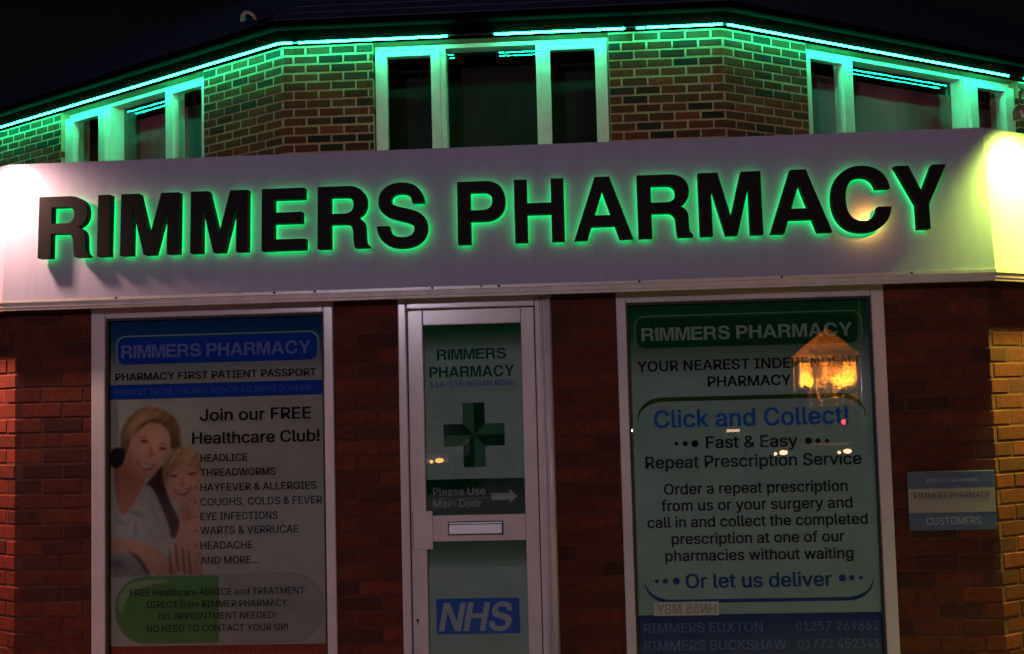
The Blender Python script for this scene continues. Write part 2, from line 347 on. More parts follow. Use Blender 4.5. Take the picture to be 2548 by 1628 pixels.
# shop windows at street level
def shop_window(o0, o1, i0, i1, lab):
    win = child(bpy.data.objects.new('shop_window', None), B); COL.objects.link(win); win['label'] = lab
    bm = bmesh.new(); Y0, Y1 = .142, .235
    box(bm, o0, i0, Y0, Y1, .2, 2.1655); box(bm, i1, o1, Y0, Y1, .2, 2.1655); box(bm, i0, i1, Y0, Y1, 2.104, 2.1655); box(bm, i0, i1, Y0, Y1, .2, .27)
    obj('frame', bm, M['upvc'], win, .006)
    bm = bmesh.new(); t = .012                      # inner glazing bead, a step back
    box(bm, i0, i0 + t, .158, .176, .27, 2.104); box(bm, i1 - t, i1, .158, .176, .27, 2.104); box(bm, i0 + t, i1 - t, .158, .176, 2.104 - t, 2.104); box(bm, i0 + t, i1 - t, .158, .176, .27, .27 + t)
    obj('glazing_bead', bm, M['dark'], win)
    bm = bmesh.new(); quad(bm, (i0, .180, .27), (i1, .180, .27), (i1, .180, 2.104), (i0, .180, 2.104)); obj('pane', bm, M['glass'], win)
    bm = bmesh.new(); box(bm, o0 - .02, o1 + .02, .08, .235, .15, .198); obj('sill', bm, M['upvc'], win, .005)
shop_window(.4103, 1.7011, .485, 1.650, 'tall shop window with a blue headed poster')
shop_window(3.1751, 4.5313, 3.2254, 4.4675, 'tall shop window with a green headed poster')

# door
D = child(bpy.data.objects.new('door', None), B); COL.objects.link(D); D['label'] = 'narrow white glazed shop door'
bm = bmesh.new()
box(bm, 2.0415, 2.087, .138, .24, 0, 2.1655); box(bm, 2.755, 2.8415, .140, .24, 0, 2.1655); box(bm, 2.087, 2.755, .138, .24, 2.104, 2.1655)
obj('frame', bm, M['upvc'], D, .007)
bm = bmesh.new(); tube(bm, [(2.789, .138, .0), (2.789, .138, 2.15)], .010, 12); tube(bm, [(2.822, .136, .0), (2.822, .136, 2.15)], .017, 14); obj('frame_moulding', bm, M['upvc'], D)
bm = bmesh.new(); box(bm, 2.087, 2.755, .20, .24, 0, 2.104); obj('gasket', bm, M['dark'], D)
bm = bmesh.new(); a0, a1, g0, g1 = 2.0915, 2.7505, 2.171, 2.6815
box(bm, a0, g0, .150, .198, .03, 2.099); box(bm, g1, a1, .150, .198, .03, 2.099); box(bm, g0, g1, .150, .198, 2.0185, 2.099); box(bm, g0, g1, .150, .198, .905, 1.038); box(bm, g0, g1, .150, .198, .03, .2)
leaf = obj('door_leaf', bm, M['upvc'], D, .005)
bm = bmesh.new()
for z0, z1 in ((1.038, 2.0185), (.2, .905)): quad(bm, (g0, .172, z0), (g1, .172, z0), (g1, .172, z1), (g0, .172, z1))
obj('pane', bm, M['glass'], D)
bm = bmesh.new(); box(bm, 2.103, 2.2035, .143, .149, .868, 1.063); obj('lock_plate', bm, M['upvc'], D, .002)
bm = bmesh.new(); box(bm, 2.1, 2.1028, .144, .1492, .868, 1.063); obj('lock_plate_edge', bm, M['dark'], D)
bm = bmesh.new(); box(bm, 2.281, 2.566, .145, .1495, .936, 1.0065); lb = obj('letterbox', bm, M['dark'], D, .002)
bm = bmesh.new(); box(bm, 2.287, 2.560, .138, .1448, .942, .992); obj('letterbox_flap', bm, M['steel'], lb, .003)
bm = bmesh.new(); box(bm, 2.287, 2.560, .141, .1446, .9945, 1.002); obj('letterbox_lip', bm, M['steel'], lb, .001)
bm = bmesh.new(); tube(bm, [(2.116, .1475, .510), (2.116, .1497, .510)], .008, 12); box(bm, 2.113, 2.119, .1478, .1497, .488, .508); obj('keyhole', bm, M['dark'], D)

# glyph outlines: advance;x y x y.../next loop (per mille of the type size)
GL = {" ":"188;",
"!":"196;63 509 132 509 128 160 67 160/86 -3 75 1 66 9 58 18 54 29 52 41 54 53 58 64 66 73 75 80 86 85 98 86 110 85 121 80 130 73 138 64 142 53 143 41 142 29 138 18 130 9 121 1 110 -3 98 -4",
"&":"448;165 -5 136 1 110 12 88 26 69 42 54 62 43 84 36 108 34 133 36 154 40 173 47 189 58 205 70 220 85 235 140 279 216 335 237 352 255 375 262 405 260 420 255 434 245 445 233 454 219 459 201 461 168 453 145 431 141 421 138 411 137 399 138 386 141 375 145 363 169 327 204 284 438 0 364 0 171 231 121 293 108 310 96 327 87 344 81 361 77 379 75 398 77 420 82 440 91 458 102 474 117 488 134 499 154 507 176 512 200 513 224 512 246 507 266 499 283 488 297 475 308 459 317 442 322 424 324 404 323 389 320 375 315 362 309 349 301 336 291 325 256 293 154 217 135 202 121 188 110 174 103 161 98 146 97 131 98 115 102 101 109 87 118 76 130 66 143 57 158 51 175 48 193 46 213 48 232 52 251 59 269 69 286 81 301 95 315 112 327 131 336 151 343 174 348 198 349 224 408 224 406 194 403 167 397 144 389 124 380 107 371 92 345 62 333 47 315 30 294 17 271 7 246 -1 221 -5 197 -7",
",":"188;68 71 137 71 84 -119 38 -119",
"-":"453;337 188 114 188 114 244 337 244",
".":"188;83 -3 73 1 63 9 55 18 51 29 50 41 51 53 55 64 63 73 73 81 83 85 95 87 107 85 118 81 128 73 135 64 140 53 141 41 140 29 135 18 128 9 118 1 107 -3 95 -4",
"0":"453;191 -3 158 7 130 24 105 48 85 77 69 113 57 155 50 202 48 254 50 306 57 353 69 395 85 431 106 461 130 484 159 502 191 512 227 516 262 512 295 502 323 484 348 461 368 431 384 395 396 353 403 306 405 254 403 202 396 155 384 113 368 77 348 48 323 24 295 7 263 -3 227 -7/250 52 271 60 290 74 306 92 320 116 330 144 338 176 342 213 344 254 342 295 338 332 330 365 320 393 306 416 290 435 271 449 250 457 227 460 203 457 182 449 163 435 147 416 134 393 123 365 115 332 111 295 109 254 111 213 115 176 123 144 134 116 147 92 163 74 182 60 203 52 227 50",
"1":"453;76 55 391 55 391 0 76 0/276 0 212 0 212 448 209 448 86 358 86 427 198 509 276 509",
"2":"453;64 47 234 229 282 282 294 298 303 312 311 327 316 341 319 356 320 371 319 389 315 405 308 419 298 431 287 441 273 449 258 455 241 458 224 460 205 458 188 454 172 447 159 438 148 427 139 413 132 398 128 381 127 362 66 362 68 391 75 418 86 442 102 464 121 482 143 496 168 507 196 513 225 516 254 513 281 507 306 497 328 482 346 465 361 445 372 423 379 398 381 372 380 354 377 336 371 318 363 299 351 280 336 259 317 235 294 209 267 180 153 60 153 57 389 57 389 0 64 0",
"3":"453;188 -5 159 1 133 10 108 22 88 38 70 57 57 79 48 104 44 132 109 132 112 115 118 100 126 87 137 76 150 66 165 59 182 54 200 51 219 50 239 51 258 55 275 61 291 69 304 80 315 93 323 108 328 125 329 145 328 163 323 180 316 196 306 211 292 223 275 234 254 241 229 246 201 248 157 248 157 299 288 448 288 452 70 452 70 509 372 509 372 461 211 278 211 289 247 290 279 286 308 276 333 262 354 244 371 222 383 198 391 173 393 145 390 116 383 90 370 66 354 45 333 27 309 12 281 2 251 -5 218 -7",
"4":"453;40 158 247 509 311 509 109 166 109 163 413 163 413 105 40 105/282 121 282 146 282 318 343 318 343 0 282 0",
"5":"453;192 -5 165 1 140 11 118 25 99 41 83 60 71 82 63 105 60 130 122 130 125 115 130 102 138 89 148 78 160 68 173 60 188 54 204 51 221 50 241 51 259 56 276 64 291 75 304 89 314 104 322 122 326 141 328 162 326 183 321 203 314 221 303 237 290 251 275 262 257 270 238 275 218 277 201 276 184 273 167 268 152 262 139 255 128 246 67 253 96 509 366 509 366 452 151 452 134 301 136 301 148 311 162 318 178 325 194 330 212 333 229 334 252 332 274 328 294 321 313 311 330 299 345 285 358 269 370 251 379 231 386 210 390 187 391 163 388 132 381 102 369 76 352 52 332 32 309 15 282 3 253 -4 221 -7",
"6":"453;196 -4 168 3 142 15 119 31 100 51 84 74 73 101 66 130 64 162 65 187 71 212 80 239 93 268 112 302 137 340 252 509 322 509 151 261 145 261 165 288 196 307 208 311 221 313 235 314 265 312 291 305 316 295 337 280 355 262 370 240 380 215 387 187 389 157 387 127 379 98 368 73 352 50 333 30 310 14 284 3 257 -4 226 -7/245 50 263 55 279 63 293 73 304 86 314 101 322 119 326 137 327 157 326 178 322 196 314 213 304 228 293 241 279 251 263 259 245 264 226 265 207 264 190 259 174 252 160 241 148 229 138 214 131 197 126 179 125 158 126 138 131 119 138 102 148 86 160 73 174 63 190 55 207 50 226 48",
"7":"453;323 448 323 452 62 452 62 509 391 509 391 449 165 0 97 0",
"8":"453;193 -5 163 1 136 11 111 25 91 42 74 62 62 84 54 109 52 135 53 156 58 176 65 195 75 212 87 228 101 241 117 252 134 260 153 265 153 267 129 276 109 289 93 308 80 330 73 354 70 380 73 405 79 429 90 450 106 469 124 485 146 498 170 508 197 514 226 516 255 514 282 508 306 498 328 485 346 469 361 450 373 429 379 405 382 380 379 354 372 330 359 308 343 289 323 276 300 267 300 265 319 260 335 252 351 241 365 228 377 212 387 195 395 176 399 156 401 135 398 109 391 84 378 62 362 42 341 25 317 11 289 1 259 -5 226 -7/248 50 267 54 285 60 300 69 313 79 323 91 331 106 335 121 337 139 335 157 330 173 322 189 312 202 298 213 283 223 265 230 247 234 226 235 206 234 187 230 169 223 154 213 140 202 130 189 122 173 117 157 115 139 117 121 121 106 129 91 139 79 152 69 167 60 185 54 205 50 226 49/244 291 260 294 274 300 287 308 298 318 307 330 314 344 318 359 319 376 318 392 314 407 308 420 299 432 288 442 275 449 260 455 244 459 226 460 208 459 192 455 177 449 164 442 153 432 145 420 138 407 134 392 133 376 134 359 138 344 145 330 154 318 165 308 178 300 193 294 209 291 226 290",
"9":"453;256 513 285 506 310 494 333 478 352 458 368 434 380 408 387 378 389 347 387 322 382 296 373 270 359 240 340 207 315 168 200 0 130 0 301 248 307 248 287 221 257 202 245 198 232 195 218 195 188 197 161 203 137 214 116 229 98 247 83 269 72 294 66 321 64 352 66 382 73 411 85 436 101 459 120 479 143 494 168 506 196 513 226 516/207 459 190 454 174 446 160 435 148 423 138 407 131 390 127 372 125 352 127 331 131 313 138 295 148 280 160 268 174 257 190 250 207 245 226 243 245 245 263 249 279 257 293 267 305 280 314 295 322 312 326 330 327 350 326 371 322 390 314 407 305 422 293 435 279 446 263 454 245 459 226 460",
"A":"480;201 509 276 509 463 0 395 0 287 302 264 372 232 478 245 478 213 371 191 302 85 0 16 0/110 199 370 199 370 142 110 142",
"B":"456;60 509 241 509 274 507 304 501 329 491 350 477 367 461 381 442 390 421 396 398 398 374 397 353 393 336 387 320 378 307 368 295 356 286 343 278 329 272 315 267 315 262 331 260 347 254 363 245 378 234 391 220 402 203 411 184 416 161 418 136 416 111 410 88 400 67 386 48 368 31 344 18 317 8 284 2 247 0 60 0/245 57 281 60 309 67 330 80 344 96 353 115 355 137 354 153 350 169 342 184 333 197 320 209 306 218 289 225 269 229 248 231 125 231 125 57/238 285 256 287 273 290 288 296 302 304 314 314 323 326 330 340 335 355 336 372 333 393 326 412 313 429 294 442 270 449 240 452 125 452 125 285",
"C":"510;225 -3 186 7 150 25 119 49 92 79 70 115 53 157 44 203 40 254 44 305 53 352 70 393 92 429 119 459 150 484 186 501 225 512 267 516 293 514 317 511 340 504 362 496 383 485 402 471 419 456 435 438 448 418 459 397 467 373 473 348 408 348 404 365 397 380 389 395 380 407 369 418 357 428 344 437 330 444 315 449 300 453 284 455 267 456 237 453 209 445 184 432 161 414 141 391 125 364 113 332 106 295 103 254 106 213 113 177 125 145 141 117 161 94 184 76 210 63 237 56 267 53 284 54 300 56 315 60 330 65 344 72 357 81 369 90 380 102 389 114 397 128 404 144 408 160 473 160 467 135 459 112 448 91 435 71 420 53 402 38 383 24 363 13 341 5 317 -2 293 -6 267 -7",
"D":"503;96 0 96 57 215 57 254 60 288 68 318 81 343 99 363 122 379 149 390 181 397 216 399 255 397 294 390 329 379 361 364 388 344 410 320 428 291 441 258 449 221 452 93 452 93 509 225 509 273 505 315 495 353 478 385 455 412 426 433 391 449 351 458 306 462 255 458 205 449 159 433 119 411 83 384 54 351 31 312 14 268 3 219 0/125 0 60 0 60 509 125 509",
"E":"419;60 509 372 509 372 452 125 452 125 286 355 286 355 229 125 229 125 57 375 57 375 0 60 0",
"F":"410;60 509 369 509 369 452 125 452 125 278 346 278 346 221 125 221 125 0 60 0",
"G":"521;225 -3 185 7 149 25 118 49 91 79 69 116 53 157 43 203 40 254 43 305 53 352 69 393 91 429 117 459 149 484 184 501 223 512 265 516 291 514 316 510 340 504 363 494 384 483 403 469 421 453 436 436 449 416 460 395 468 373 474 349 408 349 402 365 395 379 387 393 378 406 368 417 356 427 344 436 330 443 315 448 300 453 283 455 265 456 236 453 209 445 183 432 160 414 141 392 125 364 113 332 106 295 103 254 106 213 113 177 125 145 141 117 161 95 184 76 210 63 238 56 269 53 296 55 322 61 345 71 365 85 382 102 396 123 407 147 413 173 415 202 434 199 283 199 283 256 478 256 478 200 475 160 466 124 451 91 431 62 406 38 377 19 344 5 308 -4 269 -7",
"H":"517;60 509 125 509 125 289 392 289 392 509 457 509 457 0 392 0 392 232 125 232 125 0 60 0",
"I":"301;31 57 118 57 118 452 31 452 31 509 269 509 269 452 183 452 183 57 269 57 269 0 31 0",
"J":"397;143 -2 106 11 75 33 52 63 38 100 33 145 33 173 98 173 98 145 100 117 108 93 122 74 139 61 160 53 185 50 209 53 230 61 248 74 261 93 269 117 272 145 272 509 336 509 336 145 332 100 318 63 294 33 263 11 227 -2 185 -7",
"K":"467;104 216 139 261 174 303 212 344 364 509 448 509 231 276 228 276 104 145/60 509 125 509 125 334 124 225 125 193 125 0 60 0/188 259 228 309 449 0 372 0",
"L":"393;60 509 125 509 125 57 361 57 361 0 60 0",
"M":"629;60 509 152 509 277 187 287 159 299 123 311 84 322 49 307 49 318 83 330 121 342 158 352 187 476 509 568 509 568 0 504 0 504 291 504 327 505 369 506 413 507 457 513 457 498 409 482 363 467 322 456 291 342 0 286 0 170 291 159 321 145 361 129 408 112 457 119 457 120 416 121 372 122 328 122 291 122 0 60 0",
"N":"524;60 509 136 509 343 183 363 151 388 107 414 55 405 54 401 108 399 157 399 195 399 509 463 509 463 0 387 0 202 290 177 331 148 381 108 452 119 454 122 384 124 328 125 291 125 0 60 0",
"O":"534;225 -3 186 7 150 25 119 49 92 79 70 115 53 157 44 203 40 254 44 305 53 352 70 393 92 429 119 459 150 484 186 501 225 512 267 516 309 512 348 501 384 484 415 459 442 429 464 393 480 352 490 305 493 254 490 203 480 157 464 115 442 79 415 49 384 25 348 7 309 -3 267 -7/296 55 324 63 349 76 372 94 392 116 408 144 420 176 428 213 430 254 428 295 420 332 408 365 392 392 372 415 349 433 324 446 296 453 267 456 237 453 210 445 184 433 161 415 142 392 125 364 113 332 106 295 103 254 106 213 113 176 125 144 142 117 161 94 184 76 210 63 237 55 267 53",
"P":"445;60 509 235 509 272 506 305 499 332 487 356 471 375 452 390 430 400 404 407 377 409 348 407 318 400 291 390 265 375 243 356 223 332 207 305 195 272 188 235 186 109 186 109 242 233 242 257 244 279 248 297 256 312 266 324 279 333 294 339 310 343 328 344 348 343 367 339 385 333 402 324 416 312 428 297 439 279 446 257 451 232 452 125 452 125 0 60 0",
"R":"449;60 509 236 509 273 506 305 500 333 489 356 473 376 455 390 433 401 408 407 381 409 352 407 323 401 296 390 271 376 250 356 232 333 217 305 206 273 200 236 198 96 198 96 255 234 255 258 256 280 260 298 267 313 276 325 287 334 300 340 316 344 333 345 352 344 371 340 389 334 405 325 419 313 430 298 440 279 446 258 451 233 452 125 452 125 0 60 0/230 229 303 229 428 0 353 0",
"S":"447;188 -7 156 -1 128 9 102 23 81 40 64 60 51 83 42 109 38 137 104 137 108 118 114 102 123 88 136 76 150 66 166 59 185 53 204 50 224 49 246 50 267 54 286 60 303 69 317 79 329 92 338 106 344 122 346 139 344 154 340 168 332 179 322 189 310 197 296 205 245 222 184 239 145 253 112 269 86 289 67 313 56 341 52 372 54 400 62 425 75 448 92 468 113 484 138 498 165 508 195 514 227 516 259 514 289 508 316 498 340 484 360 468 377 449 390 427 398 403 401 378 337 378 332 402 320 421 302 437 280 449 254 456 225 459 204 457 185 454 167 448 152 440 139 430 129 418 121 405 117 391 115 376 117 359 122 345 131 334 142 324 155 315 169 308 212 293 264 279 312 264 328 256 344 248 359 238 372 226 384 213 395 198 402 180 407 161 408 139 406 112 399 87 386 64 370 43 349 25 323 11 294 0 261 -7 224 -9",
"T":"449;32 509 417 509 417 452 257 452 257 0 193 0 193 452 32 452",
"U":"518;220 -6 186 2 154 15 126 33 103 55 85 80 71 108 63 140 60 173 60 509 124 509 124 178 126 155 132 133 141 113 153 95 169 80 187 68 208 59 232 53 259 52 285 53 309 59 331 68 349 80 364 95 377 113 385 133 391 155 393 178 393 509 457 509 457 173 454 140 446 108 433 80 414 55 391 33 363 15 332 2 297 -6 259 -8",
"V":"480;16 509 84 509 192 206 215 137 248 31 235 31 267 138 290 206 395 509 463 509 278 0 204 0",
"W":"687;16 509 82 509 163 196 175 145 187 94 197 40 189 40 200 94 211 145 224 196 306 509 380 509 462 196 474 145 486 94 497 40 488 40 499 94 510 145 523 196 603 509 670 509 530 0 455 0 368 323 351 391 336 475 350 475 335 395 318 323 230 0 155 0",
"X":"475;217 284 217 236 29 509 104 509 178 400 204 361 223 329 243 292 232 292 252 329 272 361 298 400 374 509 446 509 259 239 259 287 456 0 382 0 292 129 268 165 250 195 230 231 244 231 225 196 206 166 182 129 91 0 18 0",
"Y":"472;203 208 16 509 91 509 192 344 222 292 250 230 224 230 251 293 280 344 381 509 455 509 268 208 268 0 203 0",
"a":"390;137 -7 115 -3 94 5 76 15 60 29 48 45 38 63 32 84 30 108 32 128 36 146 43 161 53 174 64 184 78 193 92 200 108 206 125 211 178 220 234 227 265 235 276 255 276 257 275 272 272 285 267 297 260 307 251 315 240 322 227 327 212 330 196 331 178 330 163 327 149 322 118 301 100 274 41 291 51 313 64 331 79 346 95 358 114 368 133 375 153 380 173 383 194 384 239 379 255 375 271 369 286 360 300 350 312 336 322 320 330 301 335 278 337 251 337 0 277 0 277 52 272 52 252 25 242 16 229 8 215 1 199 -4 181 -7 160 -9/192 47 211 51 228 59 242 68 254 80 263 93 270 108 274 122 276 138 276 190 259 182 231 176 200 171 175 168 134 159 122 153 112 147 103 139 97 130 93 118 92 105 93 93 96 82 102 72 109 64 119 57 130 52 142 48 156 46 170 45",
"b":"425;208 -7 189 -3 172 4 159 12 147 21 138 31 118 59 112 59 112 0 53 0 53 509 114 509 114 319 118 319 137 346 147 355 158 364 171 373 188 379 207 383 229 384 259 382 287 374 313 361 335 342 354 320 370 293 381 261 388 227 390 189 388 151 381 116 370 84 355 57 336 34 313 16 288 3 260 -6 229 -8/242 49 262 55 279 66 294 80 306 97 316 117 323 139 327 163 328 189 327 215 323 239 316 261 307 281 295 298 280 311 262 322 243 328 220 330 198 328 178 322 161 312 147 299 134 282 125 263 118 241 114 216 113 189 114 162 118 138 125 115 135 95 147 78 162 65 179 55 198 49 220 47",
"c":"396;174 -5 144 3 117 16 93 35 72 58 56 85 44 116 37 150 34 187 37 225 44 260 56 291 72 318 93 341 117 360 144 374 174 382 207 384 226 384 243 381 260 377 276 371 291 364 305 356 318 346 330 335 340 322 349 308 356 293 362 277 303 262 290 289 270 311 242 325 207 330 184 328 163 321 145 310 130 296 118 278 108 258 102 236 98 212 96 187 98 163 102 139 108 117 118 97 130 80 145 66 163 55 184 49 207 46 243 52 271 66 292 89 304 117 363 102 357 86 350 70 341 56 331 43 319 32 306 21 292 12 277 5 261 -1 244 -5 226 -7 207 -8",
"d":"425;165 -6 137 3 111 16 89 34 70 57 55 84 43 116 36 151 34 189 36 227 43 261 55 293 70 320 89 342 112 361 137 374 165 382 196 384 218 383 237 379 253 373 267 364 278 355 287 346 306 319 311 319 311 509 372 509 372 0 313 0 313 59 307 59 287 31 277 21 266 12 252 4 236 -3 217 -7 195 -8/226 49 246 55 263 65 278 78 290 95 299 115 306 138 310 162 312 189 310 216 306 241 300 263 290 282 278 299 263 312 246 322 227 328 205 330 182 328 162 322 145 311 130 298 118 281 108 261 102 239 98 215 96 189 98 163 102 139 109 117 118 97 130 80 145 66 162 55 182 49 205 47",
"e":"404;177 -5 145 3 117 16 92 35 72 58 56 85 44 116 37 150 34 187 36 224 44 258 55 290 71 317 91 340 115 359 142 373 172 382 205 384 226 383 246 380 266 374 285 366 303 355 319 341 334 324 347 305 357 282 365 256 370 227 371 194 371 169 75 169 75 221 338 221 310 202 308 226 304 248 298 269 288 286 277 301 263 314 246 323 227 328 205 330 183 328 164 323 146 313 131 301 119 286 109 270 102 251 97 231 96 211 96 178 98 151 102 127 110 106 121 88 135 73 151 61 169 53 190 48 212 46 227 47 241 49 254 53 265 58 276 65 285 73 294 82 300 93 306 105 365 91 358 72 348 55 335 39 320 26 302 14 283 4 261 -3 237 -7 212 -8",
"f":"254;228 327 6 327 6 379 228 379/81 432 82 452 87 470 96 486 107 499 120 510 135 519 152 525 169 529 187 530 222 527 243 521 227 468 215 472 195 474 178 472 164 468 154 460 147 449 143 435 142 419 142 0 81 0",
"g":"425;180 -149 156 -146 134 -140 114 -132 97 -122 82 -110 70 -97 59 -84 51 -69 101 -41 122 -66 131 -74 142 -82 154 -88 169 -93 187 -96 207 -97 236 -95 261 -87 282 -75 298 -58 308 -34 311 -6 311 68 306 68 287 41 277 32 266 23 252 16 236 10 217 6 195 5 165 7 138 14 113 27 90 43 71 65 55 90 43 120 36 154 34 191 36 229 43 263 55 293 71 320 90 342 112 361 138 374 166 382 196 384 218 383 237 379 253 373 267 365 279 356 288 346 308 319 313 319 313 379 372 379 372 -9 370 -40 363 -67 350 -90 334 -109 314 -124 291 -136 265 -144 237 -149 207 -151/227 61 246 66 264 75 278 87 290 103 300 121 307 142 311 166 312 193 311 219 307 242 300 264 291 283 279 299 264 312 247 322 227 328 205 330 182 328 163 322 145 312 130 298 118 282 109 262 102 241 98 218 96 193 98 167 102 144 109 123 118 104 131 88 145 76 163 66 183 61 205 59",
"h":"410;114 0 53 0 53 509 114 509 114 287 102 287 116 319 132 344 152 362 175 374 200 382 227 384 252 383 275 377 295 369 313 356 328 340 341 321 350 298 355 271 357 240 357 0 296 0 296 235 293 263 286 286 273 304 256 318 235 326 210 329 192 328 176 324 161 317 147 308 136 297 126 283 119 266 115 248 114 227",
"i":"167;53 379 114 379 114 0 53 0/73 444 63 448 54 455 47 463 43 472 41 483 43 494 47 504 54 512 63 518 73 522 84 524 95 522 105 518 114 512 121 504 125 494 126 483 125 472 121 463 114 455 105 448 95 444 84 443",
"k":"381;110 212 121 212 284 379 360 379 184 199 177 199 110 137/53 509 114 509 114 0 53 0/148 186 191 229 372 0 294 0",
"l":"189;112 0 91 8 74 20 62 37 55 59 53 84 53 509 114 509 114 99 114 83 117 71 120 62 126 57 135 53 146 52 160 53 170 54 181 3 162 -1 139 -2",
"m":"610;53 379 112 379 112 295 108 295 114 314 122 331 132 346 144 358 158 368 172 376 187 382 203 385 219 386 245 383 268 375 287 361 303 342 314 320 321 295 312 295 318 312 326 329 337 343 350 356 364 366 381 375 398 381 417 385 437 386 458 385 478 380 497 372 514 361 529 346 541 328 550 307 555 283 557 255 557 0 496 0 496 254 493 279 485 298 473 313 456 323 438 329 419 330 402 329 387 326 374 320 363 312 353 302 345 290 340 277 336 263 335 247 335 0 274 0 274 260 272 280 265 297 253 311 238 322 220 328 199 330 185 329 171 326 158 320 145 312 135 302 126 289 119 274 115 257 114 238 114 0 53 0",
"n":"410;114 0 53 0 53 379 112 379 112 287 102 287 116 319 132 344 152 362 175 374 200 382 227 384 252 383 275 377 295 369 313 356 328 340 341 321 350 298 355 271 357 240 357 0 296 0 296 235 293 263 286 286 273 304 256 318 235 326 210 329 192 328 176 324 161 317 147 308 136 297 126 283 119 266 115 248 114 227",
"o":"416;174 -5 144 3 117 16 93 35 72 58 56 85 44 116 37 150 34 187 37 225 44 260 56 291 72 318 93 341 117 360 144 374 174 382 207 384 241 382 271 374 299 360 323 341 343 318 359 291 371 260 379 225 381 187 379 150 371 116 359 85 343 58 323 35 299 16 271 3 241 -5 207 -8/231 49 252 55 270 66 285 80 298 97 307 117 314 139 318 163 319 187 318 212 314 236 307 258 298 278 285 296 270 310 252 321 231 328 207 330 184 328 163 321 145 310 130 296 118 278 108 258 102 236 98 212 96 187 98 163 102 139 108 117 118 97 130 80 145 66 163 55 184 49 207 46",
"p":"425;53 379 112 379 112 319 118 319 137 346 147 355 158 364 171 373 188 379 207 383 229 384 259 382 287 374 313 361 335 342 354 320 370 293 381 261 388 227 390 189 388 151 381 116 370 84 355 57 336 34 313 16 288 3 260 -6 229 -8 208 -7 189 -3 173 4 159 12 147 21 138 31 118 59 114 59 114 -143 53 -143/242 49 262 55 279 66 294 80 306 97 316 117 323 139 327 163 328 189 327 215 323 239 316 261 307 281 295 298 280 311 262 322 243 328 220 330 198 328 178 322 161 312 147 299 134 282 125 263 118 241 114 216 113 189 114 162 118 138 125 115 135 95 147 78 162 65 179 55 198 49 220 47",
"r":"259;53 379 112 379 112 321 115 321 124 339 137 354 152 367 171 377 191 383 213 385 229 384 243 384 243 322 230 324 207 326 190 324 174 321 159 315 146 306 135 296 126 284 119 269 115 254 114 237 114 0 53 0",
"s":"365;157 -7 133 -3 112 3 93 12 76 24 62 38 50 54 41 73 36 94 94 107 101 87 111 72 124 60 141 52 160 47 181 45 206 47 227 53 244 62 258 74 265 88 268 103 266 115 262 126 254 136 243 144 229 150 212 155 149 170 118 180 92 192 72 208 58 227 50 249 47 274 49 295 55 314 65 332 79 347 95 360 115 370 137 378 161 383 187 384 212 383 234 379 254 372 271 363 286 352 299 339 309 324 318 308 324 290 268 277 262 291 254 304 243 316 228 325 210 331 187 333 166 331 147 326 131 317 119 305 111 292 109 277 110 264 115 253 124 243 136 235 152 229 172 223 229 209 261 200 287 187 306 171 320 153 328 131 331 107 329 85 323 65 312 47 298 31 281 18 260 6 236 -2 210 -7 182 -8",
"t":"228;204 327 6 327 6 379 204 379/126 471 126 98 127 83 130 70 136 61 144 55 156 51 170 50 185 51 202 54 213 2 192 -3 168 -4 138 -1 113 7 92 21 77 41 68 64 65 93 65 471",
"u":"410;158 -3 135 2 115 11 97 23 82 39 69 59 60 82 54 109 53 139 53 379 114 379 114 144 116 117 124 94 137 75 154 61 175 53 200 50 218 51 234 55 249 62 263 71 274 83 283 97 290 113 295 132 296 153 296 379 357 379 357 0 298 0 298 92 307 92 294 60 277 35 257 17 234 5 209 -3 182 -5",
"v":"390;17 379 84 379 165 155 187 87 206 21 184 21 203 87 224 155 305 379 371 379 226 0 163 0",
"w":"567;23 379 87 379 133 214 154 137 175 41 165 41 186 135 206 214 252 379 316 379 362 214 382 136 402 41 391 41 413 135 434 214 480 379 545 379 429 0 368 0 319 172 305 225 291 280 277 338 291 338 277 280 263 225 248 172 199 0 138 0",
"y":"390;61 -86 71 -87 104 -89 113 -86 122 -81 130 -74 138 -64 145 -51 151 -36 163 -1 17 379 84 379 165 155 187 87 206 21 184 21 202 87 224 155 305 379 371 379 204 -58 196 -77 187 -93 177 -107 165 -119 153 -128 139 -136 125 -141 109 -144 91 -145 65 -143 47 -139"}
